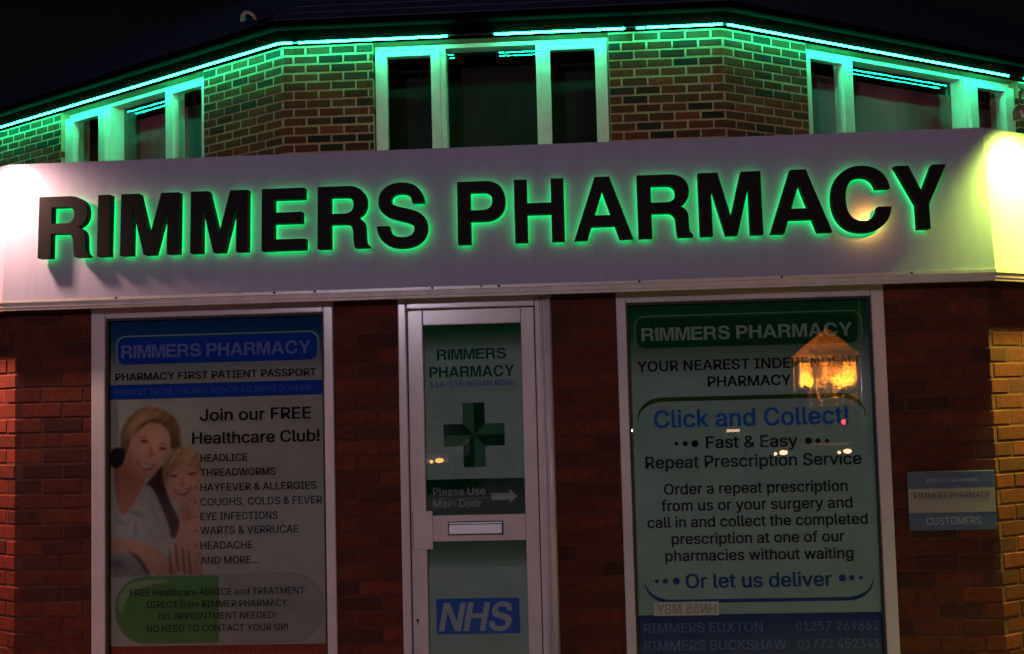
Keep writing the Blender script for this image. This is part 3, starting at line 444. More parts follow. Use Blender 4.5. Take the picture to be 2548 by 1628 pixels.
# ------------------------------------------------------------------ glyphs and lettering
def GLYPHS():
    d = {}
    for k, v in GL.items():
        a, g = v.split(';'); loops = []
        if g:
            for L in g.split('/'):
                n = [int(q) for q in L.split()]; q_ = list(zip(n[0::2], n[1::2])); q_ = [a_ for a_, b_ in zip(q_, q_[1:] + q_[:1]) if abs(a_[0] - b_[0]) + abs(a_[1] - b_[1]) > 5]; loops.append(q_)
        d[k] = (int(a), loops)
    return d
GLY = GLYPHS()
BIG = {  # heavy grotesque capitals on a 718-unit cap height: (x min, x max, outline paths)
 'R': (76, 677, ["M 76 0 L 76 718 L 433 718 C 570 718 650 640 650 525 C 650 430 605 375 545 350 C 605 328 632 285 634 215 C 636 150 634 100 645 60 C 650 42 660 32 677 24 L 677 0 L 515 0 C 500 30 496 90 494 160 C 492 235 465 281 395 281 L 226 281 L 226 0", "M 226 400 L 390 400 C 460 400 498 435 498 498 C 498 562 462 595 395 595 L 226 595"]),
 'I': (64, 214, ["M 64 0 L 64 718 L 214 718 L 214 0"]),
 'M': (69, 765, ["M 69 0 L 69 718 L 285 718 L 417 205 L 549 718 L 765 718 L 765 0 L 627 0 L 627 560 L 482 0 L 352 0 L 207 560 L 207 0"]),
 'E': (76, 621, ["M 76 0 L 76 718 L 607 718 L 607 592 L 226 592 L 226 438 L 576 438 L 576 312 L 226 312 L 226 127 L 621 127 L 621 0"]),
 'S': (39, 629, ["M 597 500 C 590 650 490 737 325 737 C 165 737 60 650 60 520 C 60 400 130 345 290 305 C 420 272 479 255 479 195 C 479 140 430 104 345 104 C 245 104 190 150 185 237 L 39 237 C 45 80 150 -19 335 -19 C 520 -19 629 75 629 215 C 629 340 555 395 400 432 C 260 466 206 480 206 535 C 206 585 250 614 325 614 C 405 614 450 575 456 500"]),
 'P': (73, 627, ["M 73 0 L 73 718 L 395 718 C 545 718 627 630 627 492 C 627 345 530 262 395 262 L 223 262 L 223 0", "M 223 385 L 360 385 C 440 385 477 425 477 490 C 477 560 440 595 360 595 L 223 595"]),
 'H': (71, 651, ["M 71 0 L 71 718 L 221 718 L 221 444 L 501 444 L 501 718 L 651 718 L 651 0 L 501 0 L 501 317 L 221 317 L 221 0"]),
 'A': (20, 702, ["M 20 0 L 274 718 L 446 718 L 702 0 L 545 0 L 494 153 L 223 153 L 173 0", "M 264 276 L 452 276 L 359 556"]),
 'C': (44, 684, ["M 680 470 C 660 640 540 737 373 737 C 165 737 44 585 44 358 C 44 130 165 -19 373 -19 C 545 -19 665 85 684 265 L 537 265 C 520 165 460 110 373 110 C 258 110 194 200 194 358 C 194 515 258 608 373 608 C 455 608 515 560 533 470"]),
 'Y': (15, 653, ["M 15 718 L 184 718 L 334 412 L 484 718 L 653 718 L 409 275 L 409 0 L 259 0 L 259 275"]),
 'N': (68, 654, ["M 68 0 L 68 718 L 222 718 L 507 240 L 507 718 L 654 718 L 654 0 L 500 0 L 215 478 L 215 0"]),
}
def flat(path, n=8):
    t = path.split(); i = 0; out = []
    while i < len(t):
        k = t[i]
        if k in 'ML': out.append((float(t[i + 1]), float(t[i + 2]))); i += 3
        else:
            p = [float(q) for q in t[i + 1:i + 7]]; a = out[-1]; i += 7
            for j in range(1, n + 1):
                u = j / n; v = 1 - u
                out.append((v**3 * a[0] + 3 * v * v * u * p[0] + 3 * v * u * u * p[2] + u**3 * p[4], v**3 * a[1] + 3 * v * v * u * p[1] + 3 * v * u * u * p[3] + u**3 * p[5]))
    return out
def fill_mesh(loops, offset=0, extrude=0):
    cu = bpy.data.curves.new('outline', 'CURVE'); cu.dimensions = '2D'; cu.fill_mode = 'FRONT'; cu.offset = offset; cu.extrude = extrude
    for L in loops:
        sp = cu.splines.new('POLY'); sp.points.add(len(L) - 1); sp.use_cyclic_u = True
        for p, q in zip(sp.points, L): p.co = (q[0], q[1], 0, 1)
    o = bpy.data.objects.new('outline', cu); COL.objects.link(o); bpy.context.view_layer.update()
    me = bpy.data.meshes.new_from_object(o); bpy.data.objects.remove(o); bpy.data.curves.remove(cu)
    return me
def stamp(bm, loops, fn, mi, offset=0):
    """fill closed outlines and lay them on a surface through fn(u, v)"""
    me = fill_mesh(loops, offset)
    vs = [bm.verts.new(fn(v.co.x, v.co.y)) for v in me.vertices]
    for p in me.polygons:
        try: f = bm.faces.new([vs[i] for i in p.vertices]); f.material_index = mi
        except ValueError: pass
    bpy.data.meshes.remove(me)
def word(bm, txt, x0, x1, zb, cap, y, mi, heavy=False, bold=0.0, shear=0, mirror=False):
    loops = []; lay = []; cx = 0
    area = lambda L: sum(a_[0] * b_[1] - b_[0] * a_[1] for a_, b_ in zip(L, L[1:] + L[:1]))
    for gi, ch in enumerate(txt):
        if heavy and ch in BIG:
            a, b, ps = BIG[ch]; loops += [[(q[0] - a + cx, q[1]) for q in flat(p, 4)] for p in ps]; cx += b - a + 58; lay += [3 * (gi % 2)] * len(ps)
        elif heavy: cx += 230
        else:
            adv, g = GLY[ch]; loops += [[(q[0] + cx, q[1]) for q in L] for L in g]; cx += adv; k_ = 0
            for L in g:
                lay.append(3 * (gi % 2) + (k_ if area(L) < 0 else 0)); k_ += area(L) < 0
    if not loops: return
    H = 718 if heavy else 509
    xs = [q[0] for L in loops for q in L]; u0, u1 = min(xs), max(xs)
    loops = [[(q[0] / 1000, q[1] / 1000) for q in L] for L in loops]
    kx = (x1 - x0) / (u1 - u0) * 1000; kz = cap / H * 1000
    d_ = bold * .82                                              # heavy type: struck four times, a hair apart
    strikes = ((0, 0),) if bold < .003 else ((-d_, -d_ * .6), (d_, -d_ * .6), (-d_, d_ * .6), (d_, d_ * .6))
    for si, (dx, dz) in enumerate(strikes):
        for kk in sorted(set(lay)):
            def fn(u, v):
                t = (u + dx - u0 / 1000) * kx
                return ((x1 - t) if mirror else (x0 + t + shear * v * kz), y - .0001 * kk - .00055 * si, zb + (v + dz) * kz)
            stamp(bm, [L for L, q in zip(loops, lay) if q == kk], fn, mi)
def rrect(x0, x1, z0, z1, r, n=8):
    out = []
    for cx, cz, a in ((x1 - r, z1 - r, 0), (x0 + r, z1 - r, 90), (x0 + r, z0 + r, 180), (x1 - r, z0 + r, 270)):
        out += [(cx + r * math.cos(math.radians(a + 90 * k / n)), cz + r * math.sin(math.radians(a + 90 * k / n))) for k in range(n + 1)]
    return out
def disc(x, z, r, n=20): return [(x + r * math.cos(2 * math.pi * k / n), z + r * math.sin(2 * math.pi * k / n)) for k in range(n)]
def closed(pts, n=5):
    """smooth closed outline through points"""
    out = []; N = len(pts)
    for i in range(N):
        p0, p1, p2, p3 = (pts[(i + k - 1) % N] for k in range(4))
        for j in range(n):
            t = j / n
            out.append(tuple(.5 * (2 * b + (c - a) * t + (2 * a - 5 * b + 4 * c - d) * t * t + (3 * b - a - 3 * c + d) * t**3) for a, b, c, d in zip(p0, p1, p2, p3)))
    return out
def ribbon(pts, wd):
    L, R_ = [], []
    for i, p in enumerate(pts):
        a, b = pts[max(i - 1, 0)], pts[min(i + 1, len(pts) - 1)]; dx, dz = b[0] - a[0], b[1] - a[1]; k = math.hypot(dx, dz); q = wd[i] / 2
        L.append((p[0] - dz / k * q, p[1] + dx / k * q)); R_.append((p[0] + dz / k * q, p[1] - dx / k * q))
    return L + R_[::-1]

# ------------------------------------------------------------------ the shop sign: panel, rail, raised halo-lit letters
FAS = Path([(-4.5 * CA, 4.5 * SA), (0, 0), (5.043, 0), (5.043 + 4.5 * CA, 4.5 * SA)])
S = empty('shop_sign', (2.5, 0, 2.2), 'long grey fascia sign reading RIMMERS PHARMACY in raised black letters with green glow', 'sign')
TILT = .0433; ZB, ZT = 2.204, 2.925
def tl(z): return TILT * (z - ZB) / (ZT - ZB)
bm = bmesh.new(); FAS.sweep(bm, [(0, ZB), (-TILT, ZT), (-TILT - .05, ZT), (-.06, ZB)]); obj('panel', bm, M['panel'], S, .002)
bm = bmesh.new(); FAS.sweep(bm, [(.006, 2.2035), (.006, 2.188), (.0, 2.185), (-.002, 2.164), (-.006, 2.161), (-.007, 2.149), (-.02, 2.147), (-.02, 2.164), (-.17, 2.166), (-.17, 2.2035)]); obj('rail', bm, M['rail'], S)
LET = [('R', .219, .485), ('I', .53, .594), ('M', .651, .955), ('M', 1.016, 1.312), ('E', 1.385, 1.611), ('R', 1.673, 1.936), ('S', 1.976, 2.233), ('P', 2.387, 2.63), ('H', 2.675, 2.925), ('A', 2.972, 3.265), ('R', 3.293, 3.562), ('M', 3.598, 3.907), ('A', 3.943, 4.244), ('C', 4.25, 4.539), ('Y', 4.566, 4.816)]
for ch, x0, x1 in LET:
    a, b, ps = BIG[ch]; loops = [flat(p, 10) for p in ps]
    k = (x1 - x0) / (b - a); kz = .3205 / 718; bm = bmesh.new()
    f3 = lambda u, v, n: Vector((x0 + (u - a) * k, tl(2.407 + v * kz) - n, 2.407 + v * kz))
    N0, N1 = .020, .078
    sc = [[(u / 1000, v / 1000) for u, v in L] for L in loops]
    stamp(bm, sc, lambda u, v: f3(u * 1000, v * 1000, N1), 0)
    stamp(bm, sc, lambda u, v: f3(u * 1000, v * 1000, N0), 1, -.012)
    stamp(bm, sc, lambda u, v: f3(u * 1000, v * 1000, N0 + .0015), 0)
    for L in loops:
        F_, K_ = [bm.verts.new(f3(u, v, N1)) for u, v in L], [bm.verts.new(f3(u, v, N0 + .001)) for u, v in L]
        for i in range(len(L)): bm.faces.new((F_[i], F_[(i + 1) % len(L)], K_[(i + 1) % len(L)], K_[i])).material_index = 0
    obj('letter', bm, [M['black'], M['letter_led']], S, -1)
for x in (.606, 1.433, 1.642, 2.245, 2.494, 2.584, 3.291, 3.997, 4.635):
    bm = bmesh.new(); ball(bm, (x, -.005, 2.1975), .0065, sc=(1.2, .6, .9), u=10, v=6); obj('screw', bm, M['screw'], S)

# ------------------------------------------------------------------ green LED tubes under the eaves
LS = empty('led_light_string', (2.4, 4.03, 4.816), 'glowing green LED tube running under the black eaves above the windows', 'LED lights')
def led(s0, s1, m, r=.0085, n0=.084):
    prof = [(n0 + r * math.cos(t), 4.816 + r * math.sin(t)) for t in [k * math.pi / 4 for k in range(8)]]
    bm = bmesh.new(); UP.sweep(bm, prof, s0, s1); return obj('tube', bm, m, LS)
bm = bmesh.new(); UP.sweep(bm, [(.0665, 4.8135), (.070, 4.8135), (.070, 4.834), (.0665, 4.834)], UL(6.9), UR(6.9)); obj('glow_backing', bm, mat('led_glow_backing', (.05, .05, .05), .8, spec=0), LS)  # added backing behind the tubes, catches their light to imitate bloom
def cable(s0, s1):
    prof = [(.079 + .003 * math.cos(t), 4.816 + .003 * math.sin(t)) for t in [k * math.pi / 3 for k in range(6)]]
    bm = bmesh.new(); UP.sweep(bm, prof, s0, s1); obj('cable', bm, M['blackplastic'], LS)
seg = [(UL(6.9), UL(3.885)), (UL(3.868), UL(3.012)), (UL(3.009), UX(.545)), (UX(.60), UX(1.672)), (UX(1.68), UX(1.91)), (UX(2.325), UX(3.45)), (UX(3.555), UX(3.625)), (UX(3.64), UX(4.283)), (UX(4.289), UR(.272)), (UR(.28), UR(3.44)), (UR(3.455), UR(3.68)), (UR(3.93), UR(6.9))]
for a, b in seg: led(a, b, M['led'])
led(UX(.548), UX(.597), M['leddim'], .005)
for a, b in ((UX(1.91), UX(2.325)), (UX(3.45), UX(3.555)), (UR(3.68), UR(3.93))): cable(a, b)

# ------------------------------------------------------------------ lamps on the fascia
def sign_lamp(pos, foot, aim, col, power, label, cone=150, blend=1.0):
    o = empty('sign_lamp', foot, label, 'lamp', 'lamps on the shop sign')
    p, q = Vector(pos), Vector(foot); d = (Vector(aim) - p).normalized(); bm = bmesh.new()
    mid = [q, q + Vector((0, 0, .05)), q.lerp(p, .45) + Vector((0, 0, .16)), q.lerp(p, .8) + Vector((0, 0, .14)), p - d * .03]
    tube(bm, mid, .007, 8); obj('arm', bm, M['chrome'], o)
    bm = bmesh.new(); tube(bm, [q - Vector((0, 0, .004)), q + Vector((0, 0, .008))], .03, 14); obj('base', bm, M['chrome'], o)
    bm = bmesh.new(); n = 9                               # spun shade: closed dome at the back, open mouth towards the sign
    prof = [(-.036 + .066 * i / n, .038 * math.sqrt(max(0, 1 - (1 - min(1, i / 5.0)) ** 2)) + (.0 if i < 6 else .002 * (i - 5))) for i in range(n + 1)]
    tube(bm, [p + d * x for x, r in prof], .04, 20, cap=False, radii=[max(r, .002) for x, r in prof])
    sh = obj('shade', bm, M['chrome'], o); sh.modifiers.new('s', 'SOLIDIFY').thickness = .002
    bm = bmesh.new(); ball(bm, p + d * .012, .012, u=10, v=6); obj('bulb', bm, emis('bulb', col, 30), o)
    L = bpy.data.lights.new('sign_lamp_beam', 'SPOT'); L.energy = power; L.color = col; L.spot_size = math.radians(cone); L.spot_blend = blend; L.shadow_soft_size = .07
    lo = bpy.data.objects.new('sign_lamp_beam', L); COL.objects.link(lo); lo.location = p + d * .035; lo.rotation_euler = d.to_track_quat('-Z', 'Y').to_euler(); child(lo, o)
sign_lamp((5.189, -.05, 2.972), (5.36, .28, 2.925), (5.45, .10, 2.25), (.64, 1.0, .10), 340, 'small bullet lamp over the yellow lit right end of the sign')
sign_lamp((-.06, -.30, 2.98), (-.20, .18, 2.925), (.0, .0, 2.42), (1.0, .60, .42), 105, 'small bullet lamp over the pink white left end of the sign')
sign_lamp((6.02, .235, 2.96), (6.10, .75, 2.925), (5.80, .55, 2.1), (1.0, .80, .10), 800, 'bullet lamp farther along the yellow lit side of the sign, past its right end')
sign_lamp((-.98, .235, 2.96), (-1.06, .75, 2.925), (-.76, .55, 2.1), (1.0, .26, .15), 1050, 'bullet lamp farther along the pink lit side of the sign, past its left end')

# ------------------------------------------------------------------ posters
def ink(name, c, n=None): return mat(name, c, .8, spec=0, noise=n)
P = dict(
    paper=ink('poster_grey', (.205, .225, .205), (5, .12)), paper_g=ink('poster_green_grey', (.170, .275, .250), (5, .12)),
    ink=ink('poster_black', (.008, .008, .009)), blue=ink('poster_blue', (.005, .032, .25)), band=ink('poster_band_blue', (.005, .036, .23)),
    pale=ink('poster_pale_blue', (.095, .125, .34)), bandtxt=ink('poster_band_text', (.035, .07, .36)), outline=ink('poster_outline', (.12, .22, .28)),
    red=ink('poster_red', (.12, .012, .006)), redtxt=ink('poster_red_text', (.20, .03, .02)),
    green=ink('poster_capsule_green', (.045, .14, .035), (9, .15)), grey=ink('poster_capsule_grey', (.165, .185, .175), (6, .15)), shine=ink('poster_shine', (.12, .19, .10)), rim=ink('poster_capsule_rim', (.14, .155, .13)),
    dkgreen=ink('poster_dark_green', (.004, .040, .014)), olive=ink('poster_arc_green', (.018, .055, .010)), lettgreen=ink('poster_letter_green', (.15, .24, .205)), routline=ink('poster_green_outline', (.06, .16, .10)),
    royal=ink('poster_royal', (.012, .085, .32)), navy=ink('poster_navy', (.001, .022, .105)), navytxt=ink('poster_navy_text', (.05, .095, .24)), arcb=ink('poster_arc_blue', (.005, .035, .13)),
    dgtext2=ink('poster_service_text', (.010, .026, .018)), dgtext=ink('door_green_text', (.006, .05, .03)), dblue=ink('door_blue_text', (.03, .10, .32)), cl=ink('cross_light', (.03, .10, .06)), cd=ink('cross_dark', (.004, .03, .016)),
    blk=ink('door_black', (.002, .022, .010)), blktxt=ink('door_black_text', (.16, .21, .20)), nhs=ink('nhs_blue', (.006, .065, .33)), nhst=ink('nhs_letter', (.19, .28, .31)),
    skin2=ink('print_bullet', (.20, .08, .045)),
)
YP = .190
class Poster:
    def __init__(self, name, label, x0, x1, z0, z1, y=YP, back=None):
        self.o = empty(name, ((x0 + x1) / 2, y, z0), label, 'poster'); self.y = y
        bm = bmesh.new(); box(bm, x0, x1, y, y + .003, z0, z1); obj('backing', bm, back or P['paper'], self.o)
        self.parts = {}
    def part(self, name, layer):
        self.bm = bmesh.new(); self.cur = name; self.mats = []; self.layer = layer; return self
    def mi(self, k):
        if k not in self.mats: self.mats.append(k)
        return self.mats.index(k)
    def yy(self, l=0): return self.y - .0009 * (self.layer + l)
    def shape(self, loops, k, l=0, own=None):
        y = self.yy(l)
        if own:
            bm = bmesh.new(); stamp(bm, loops, lambda u, v: (u, y, v), 0); obj(own, bm, P[k], self.o, -1); return
        stamp(self.bm, loops, lambda u, v: (u, y, v), self.mi(k))
    def text(self, t, x0, x1, zb, cap, k, l=1, own=None, **kw):
        if own:
            bm = bmesh.new(); word(bm, t, x0, x1, zb, cap, self.yy(l), 0, **kw); obj(own, bm, P[k], self.o, -1); return
        word(self.bm, t, x0, x1, zb, cap, self.yy(l), self.mi(k), **kw)
    def done(self):
        if self.mats: obj(self.cur, self.bm, [P[k] for k in self.mats], self.o, -1)
rect = lambda x0, x1, z0, z1: [(x0, z0), (x1, z0), (x1, z1), (x0, z1)]

# left window poster
gtop = grad('poster_blue_fade', 1.80, 2.104, [(0, (.205, .225, .205)), (.35, (.06, .10, .12)), (.7, (.006, .045, .12)), (1, (.004, .022, .09))]); P['gtop'] = gtop
p = Poster('window_poster', 'blue headed healthcare club poster with two smiling faces in the shop window', .478, 1.657, .265, 2.108)
p.part('header_badge', 1); p.shape([rect(.478, 1.657, 1.80, 2.107)], 'gtop', -.5)
p.shape([rrect(.527, 1.617, 1.845, 2.013, .05)], 'outline', 0); p.shape([rrect(.534, 1.610, 1.838, 2.006, .048)], 'gtop', .4)
p.shape([rrect(.539, 1.604, 1.860, 1.998, .036)], 'blue', 1); p.text("RIMMERS PHARMACY", .556, 1.573, 1.894, .068, 'pale', 2, heavy=True); p.done()
p.part('band', 1); p.shape([rect(.478, 1.657, 1.676, 1.753)], 'band'); p.text("BENEFIT FROM THE NHS MINOR AILMENT SCHEME...", .52, 1.609, 1.698, .033, 'bandtxt', bold=.012); p.done()
p.part('lettering', 1)
for t, a, b, z, c, bo in [("PHARMACY FIRST PATIENT PASSPORT", .526, 1.6, 1.776, .038, .015), ("Join our FREE", .981, 1.568, 1.553, .060, .0195), ("Healthcare Club!", .938, 1.612, 1.434, .059, .0195), ("HEADLICE", .981, 1.228, 1.34, .038, .014), ("THREADWORMS", .98, 1.379, 1.264, .038, .014), ("HAYFEVER & ALLERGIES", .98, 1.593, 1.187, .038, .014), ("COUGHS, COLDS & FEVER", .979, 1.622, 1.111, .038, .014), ("EYE INFECTIONS", .979, 1.387, 1.036, .038, .014), ("WARTS & VERRUCAE", .978, 1.496, .964, .038, .014), ("HEADACHE", .978, 1.254, .886, .038, .014), ("AND MORE...", .977, 1.283, .809, .038, .014)]:
    p.text(t, a, b, z, c, 'ink', 5, own='lettering', bold=bo)
for z in (1.34, 1.264, 1.187, 1.111, 1.036, .964, .886, .809): p.shape([disc(.95, z + .018, .008, 12)], 'skin2', 6, 'bullet')
p.done()
# printed photograph of a woman and a girl: colours laid on a fine grid, soft edged like a print
import numpy as np
NX, NZ = 150, 236; W_, H_ = 930, 1539
gx, gy = np.meshgrid(np.linspace(30, 30 + W_ - 60, NX + 1), np.linspace(20, H_ - 10, NZ + 1)); img = np.empty(gx.shape + (3,)); img[:] = (.205, .225, .205)
def dab(pts, col, soft=10, shade=None, grain=None, op=1.0):
    q = np.array(closed([(float(a), float(b)) for a, b in pts], 4)); n = len(q); inside = np.zeros(gx.shape, bool); d = np.full(gx.shape, 1e9)
    for k in range(n):
        x0, y0 = q[k]; x1, y1 = q[(k + 1) % n]
        if y0 != y1: inside ^= ((y0 > gy) != (y1 > gy)) & (gx < (x1 - x0) * (gy - y0) / (y1 - y0) + x0)
        L = max((x1 - x0) ** 2 + (y1 - y0) ** 2, 1e-6); t = np.clip(((gx - x0) * (x1 - x0) + (gy - y0) * (y1 - y0)) / L, 0, 1)
        d = np.minimum(d, np.hypot(gx - x0 - t * (x1 - x0), gy - y0 - t * (y1 - y0)))
    a = np.clip(.5 + np.where(inside, d, -d) / (2 * soft), 0, 1) * op; c = np.array(col)[None, None] * np.ones(gx.shape + (1,))
    if shade:
        cx, cy, r, k0, k1 = shade; t = np.clip(np.hypot(gx - cx, gy - cy) / r, 0, 1); c = c * (k0 + (k1 - k0) * t)[..., None]
    if grain:
        ax, ay, f, am = grain; c = c * (1 + am * np.sin((gx * ax + gy * ay) * f + 2.5 * np.sin(gx * .021 + gy * .013)) * (.6 + .4 * np.sin(gx * .05 - gy * .033)))[..., None]
    img[:] = img * (1 - a[..., None]) + c * a[..., None]
SK, SH, HR, HL, DK, SHI = (.34, .20, .145), (.20, .092, .060), (.115, .07, .036), (.22, .15, .085), (.026, .013, .011), (.215, .235, .22)
dab([(175, 400), (180, 270), (240, 150), (330, 70), (430, 45), (560, 80), (650, 150), (690, 230), (700, 330), (705, 420), (640, 440), (560, 300), (420, 260), (300, 380), (230, 560), (190, 520)], HR, 14, (420, 120, 480, 1.5, .5), (.8, .6, .09, .25))
dab([(230, 300), (280, 160), (400, 80), (520, 100), (480, 140), (360, 190), (280, 300)], HL, 22, None, (.7, .7, .11, .25), .8)
dab([(115, 590), (230, 470), (330, 600), (390, 700), (330, 830), (250, 940), (190, 985), (150, 900)], SH, 10, (250, 620, 420, .75, 1.25))
dab([(240, 420), (280, 300), (350, 210), (450, 165), (560, 185), (625, 260), (625, 360), (590, 450), (540, 540), (470, 630), (370, 690), (290, 660), (240, 580), (215, 500)], SK, 9, (480, 360, 330, 1.12, .55))
dab([(225, 520), (260, 440), (300, 560), (370, 670), (300, 665), (245, 590)], SH, 22, op=.7)
dab([(290, 300), (350, 205), (460, 150), (580, 175), (650, 260), (680, 420), (620, 420), (605, 290), (530, 205), (430, 190), (345, 245)], HR, 9, (560, 200, 300, .9, .5), (.5, .9, .10, .3))
dab([(75, 520), (90, 430), (150, 395), (210, 420), (215, 490), (180, 560), (120, 580)], (.012, .011, .014), 8)
for a, b in ((385, 345), (545, 412)):
    dab([(a - 45, b + 5), (a, b - 22), (a + 48, b + 14), (a, b + 24)], SH, 9, op=.8); dab([(a - 26, b + 2), (a, b - 9), (a + 30, b + 9), (a, b + 12)], DK, 6)
    dab([(a - 52, b - 26), (a, b - 46), (a + 52, b - 14), (a, b - 34)], (.10, .05, .03), 7, op=.8)
dab([(430, 390), (470, 455), (445, 492), (400, 480), (425, 455)], SH, 12, op=.8); dab([(475, 400), (490, 440), (470, 455)], (.42, .22, .15), 12, op=.6)
dab([(310, 510), (335, 525), (325, 545)], SH, 9)
dab([(325, 520), (380, 545), (440, 560), (482, 552), (430, 602), (370, 590)], (.15, .045, .04), 8); dab([(345, 535), (390, 552), (452, 564), (405, 582), (365, 570)], (.26, .22, .20), 6)
dab([(55, 760), (110, 860), (185, 1000), (260, 950), (360, 760), (440, 740), (520, 900), (600, 1080), (560, 1230), (300, 1240), (40, 1200), (36, 900)], SHI, 10, (260, 1100, 420, 1.12, .75))
for q in ([(230, 965), (330, 950), (380, 1010), (330, 1000)], [(300, 1040), (322, 1120), (300, 1200), (290, 1110)], [(440, 860), (470, 960), (520, 1050), (460, 980)], [(120, 980), (200, 1050), (260, 1060), (190, 1075)]): dab(q, (.13, .14, .135), 14, op=.8)
dab([(36, 1190), (200, 1190), (360, 1225), (470, 1290), (600, 1370), (660, 1470), (640, 1535), (470, 1510), (400, 1440), (330, 1350), (230, 1310), (36, 1330)], SK, 9, (330, 1230, 420, .95, .55))
dab([(40, 1335), (220, 1330), (320, 1380), (420, 1510), (200, 1530), (40, 1510)], (.12, .125, .125), 16, None, (.3, .9, .05, .2)); dab([(90, 1390), (200, 1380), (230, 1440), (130, 1450)], (.05, .05, .055), 24, op=.7)
dab([(240, 1300), (340, 1350), (430, 1490), (400, 1500), (320, 1390)], DK, 12, op=.85)
dab([(400, 720), (470, 640), (540, 560), (560, 640), (600, 850), (700, 1060), (705, 1160), (620, 1200), (590, 1080), (520, 900), (450, 760)], DK, 12, (540, 700, 500, 1.0, 1.9), (.9, -.3, .09, .35))
dab([(560, 560), (600, 470), (690, 430), (790, 430), (870, 500), (885, 640), (865, 800), (805, 905), (700, 905), (610, 840), (560, 720)], SK, 10, (740, 700, 260, 1.0, .62))
dab([(545, 620), (575, 480), (680, 415), (800, 415), (885, 510), (890, 640), (830, 590), (700, 570), (610, 640), (570, 720)], HL, 16, (760, 460, 260, 1.2, .6), (.8, .5, .09, .25))
for a, b in ((640, 655), (795, 640)):
    dab([(a - 42, b), (a, b - 17), (a + 42, b), (a, b + 17)], SH, 9, op=.8); dab([(a - 30, b + 2), (a, b - 7), (a + 30, b), (a, b + 9)], DK, 6)
dab([(715, 660), (735, 735), (700, 745)], SH, 11, op=.7)
dab([(630, 775), (700, 785), (795, 755), (755, 822), (690, 828)], (.15, .05, .04), 9); dab([(655, 785), (705, 792), (775, 768), (740, 804), (695, 808)], (.25, .21, .19), 7)
dab([(690, 900), (800, 890), (880, 900), (888, 1515), (740, 1515), (640, 1450), (640, 1250), (690, 1080)], SK, 12, (790, 1100, 460, .95, .55))
dab([(690, 930), (780, 915), (800, 1030), (720, 1060)], SH, 26, op=.7)
for a, b in ((600, 1370), (655, 1330), (712, 1360), (765, 1380)): dab([(a - 7, b - 60), (a + 8, b - 60), (a + 26, b + 130), (a + 8, b + 130)], DK, 8, op=.75)
gr = np.random.default_rng(3).normal(0, 1, gx.shape); gr = (gr + np.roll(gr, 1, 0) + np.roll(gr, 1, 1) + np.roll(gr, (1, 1), (0, 1))) / 2
for _ in range(1): img = (img + np.roll(img, 1, 0) + np.roll(img, -1, 0) + np.roll(img, 1, 1) + np.roll(img, -1, 1)) / 5
img = np.clip(img * (1 + .06 * gr)[..., None], .003, 1); img[:, -3:] = (.205, .225, .205)
me = bpy.data.meshes.new('portrait'); y_ = YP - .0012
vx, vz = .442 + gx / 944 * .580, 1.662 - gy / 1539 * .922
me.from_pydata([(float(a), y_, float(b)) for a, b in zip(vx.ravel(), vz.ravel())], [], [(r * (NX + 1) + c, r * (NX + 1) + c + 1, (r + 1) * (NX + 1) + c + 1, (r + 1) * (NX + 1) + c) for r in range(NZ) for c in range(NX)])
ca = me.color_attributes.new('tint', 'FLOAT_COLOR', 'POINT'); ca.data.foreach_set('color', np.concatenate([img.reshape(-1, 3), np.ones((img.shape[0] * img.shape[1], 1))], 1).astype(np.float32).ravel())
pm = bpy.data.materials.new('printed_photograph'); pm.use_nodes = True; pb = pm.node_tree.nodes['Principled BSDF']; pb.inputs['Roughness'].default_value = .8; pb.inputs['Specular IOR Level'].default_value = 0
pa = pm.node_tree.nodes.new('ShaderNodeAttribute'); pa.attribute_name = 'tint'; pm.node_tree.links.new(pa.outputs['Color'], pb.inputs['Base Color']); me.materials.append(pm)
po = bpy.data.objects.new('portrait', me); COL.objects.link(po); child(po, p.o)
p.part('capsule', 2); ex = rrect(.517, 1.624, .399, .756, .17, 14)
p.shape([ex], 'rim', 0); p.shape([rrect(.523, 1.618, .405, .750, .165, 14)], 'grey', .6)
gl_ = [q for q in rrect(.523, 1.618, .405, .750, .165, 14) if q[0] <= 1.072]; gl_.sort(key=lambda q: math.atan2(q[1] - .5775, q[0] - 1.072)); arc = [q for q in rrect(.523, 1.618, .405, .750, .165, 14) if q[0] < .7]
p.shape([[(1.072, .750)] + arc + [(1.072, .405)]], 'green', 1.2)
p.shape([closed([(.535, .60), (.545, .65), (.59, .705), (.66, .73), (.75, .732), (.80, .722), (.72, .708), (.62, .675), (.575, .62), (.565, .575), (.548, .565)])], 'shine', 1.8)
for t, a, b, z in [("FREE Healthcare ADVICE and TREATMENT", .601, 1.524, .649), ("DIRECT from RIMMER PHARMACY", .691, 1.432, .587), ("NO APPOINTMENT NEEDED!", .753, 1.372, .526), ("NO NEED TO CONTACT YOUR GP!", .69, 1.434, .464)]:
    p.text(t, a, b, z, .034, 'ink', 2.5, bold=.012)
p.done()
p.part('footer_band', 1); p.shape([rect(.478, 1.657, .265, .392)], 'red'); p.text("PHARMACY FIRST PATIENT PASSPORT", .56, 1.59, .318, .04, 'redtxt', bold=.012); p.done()

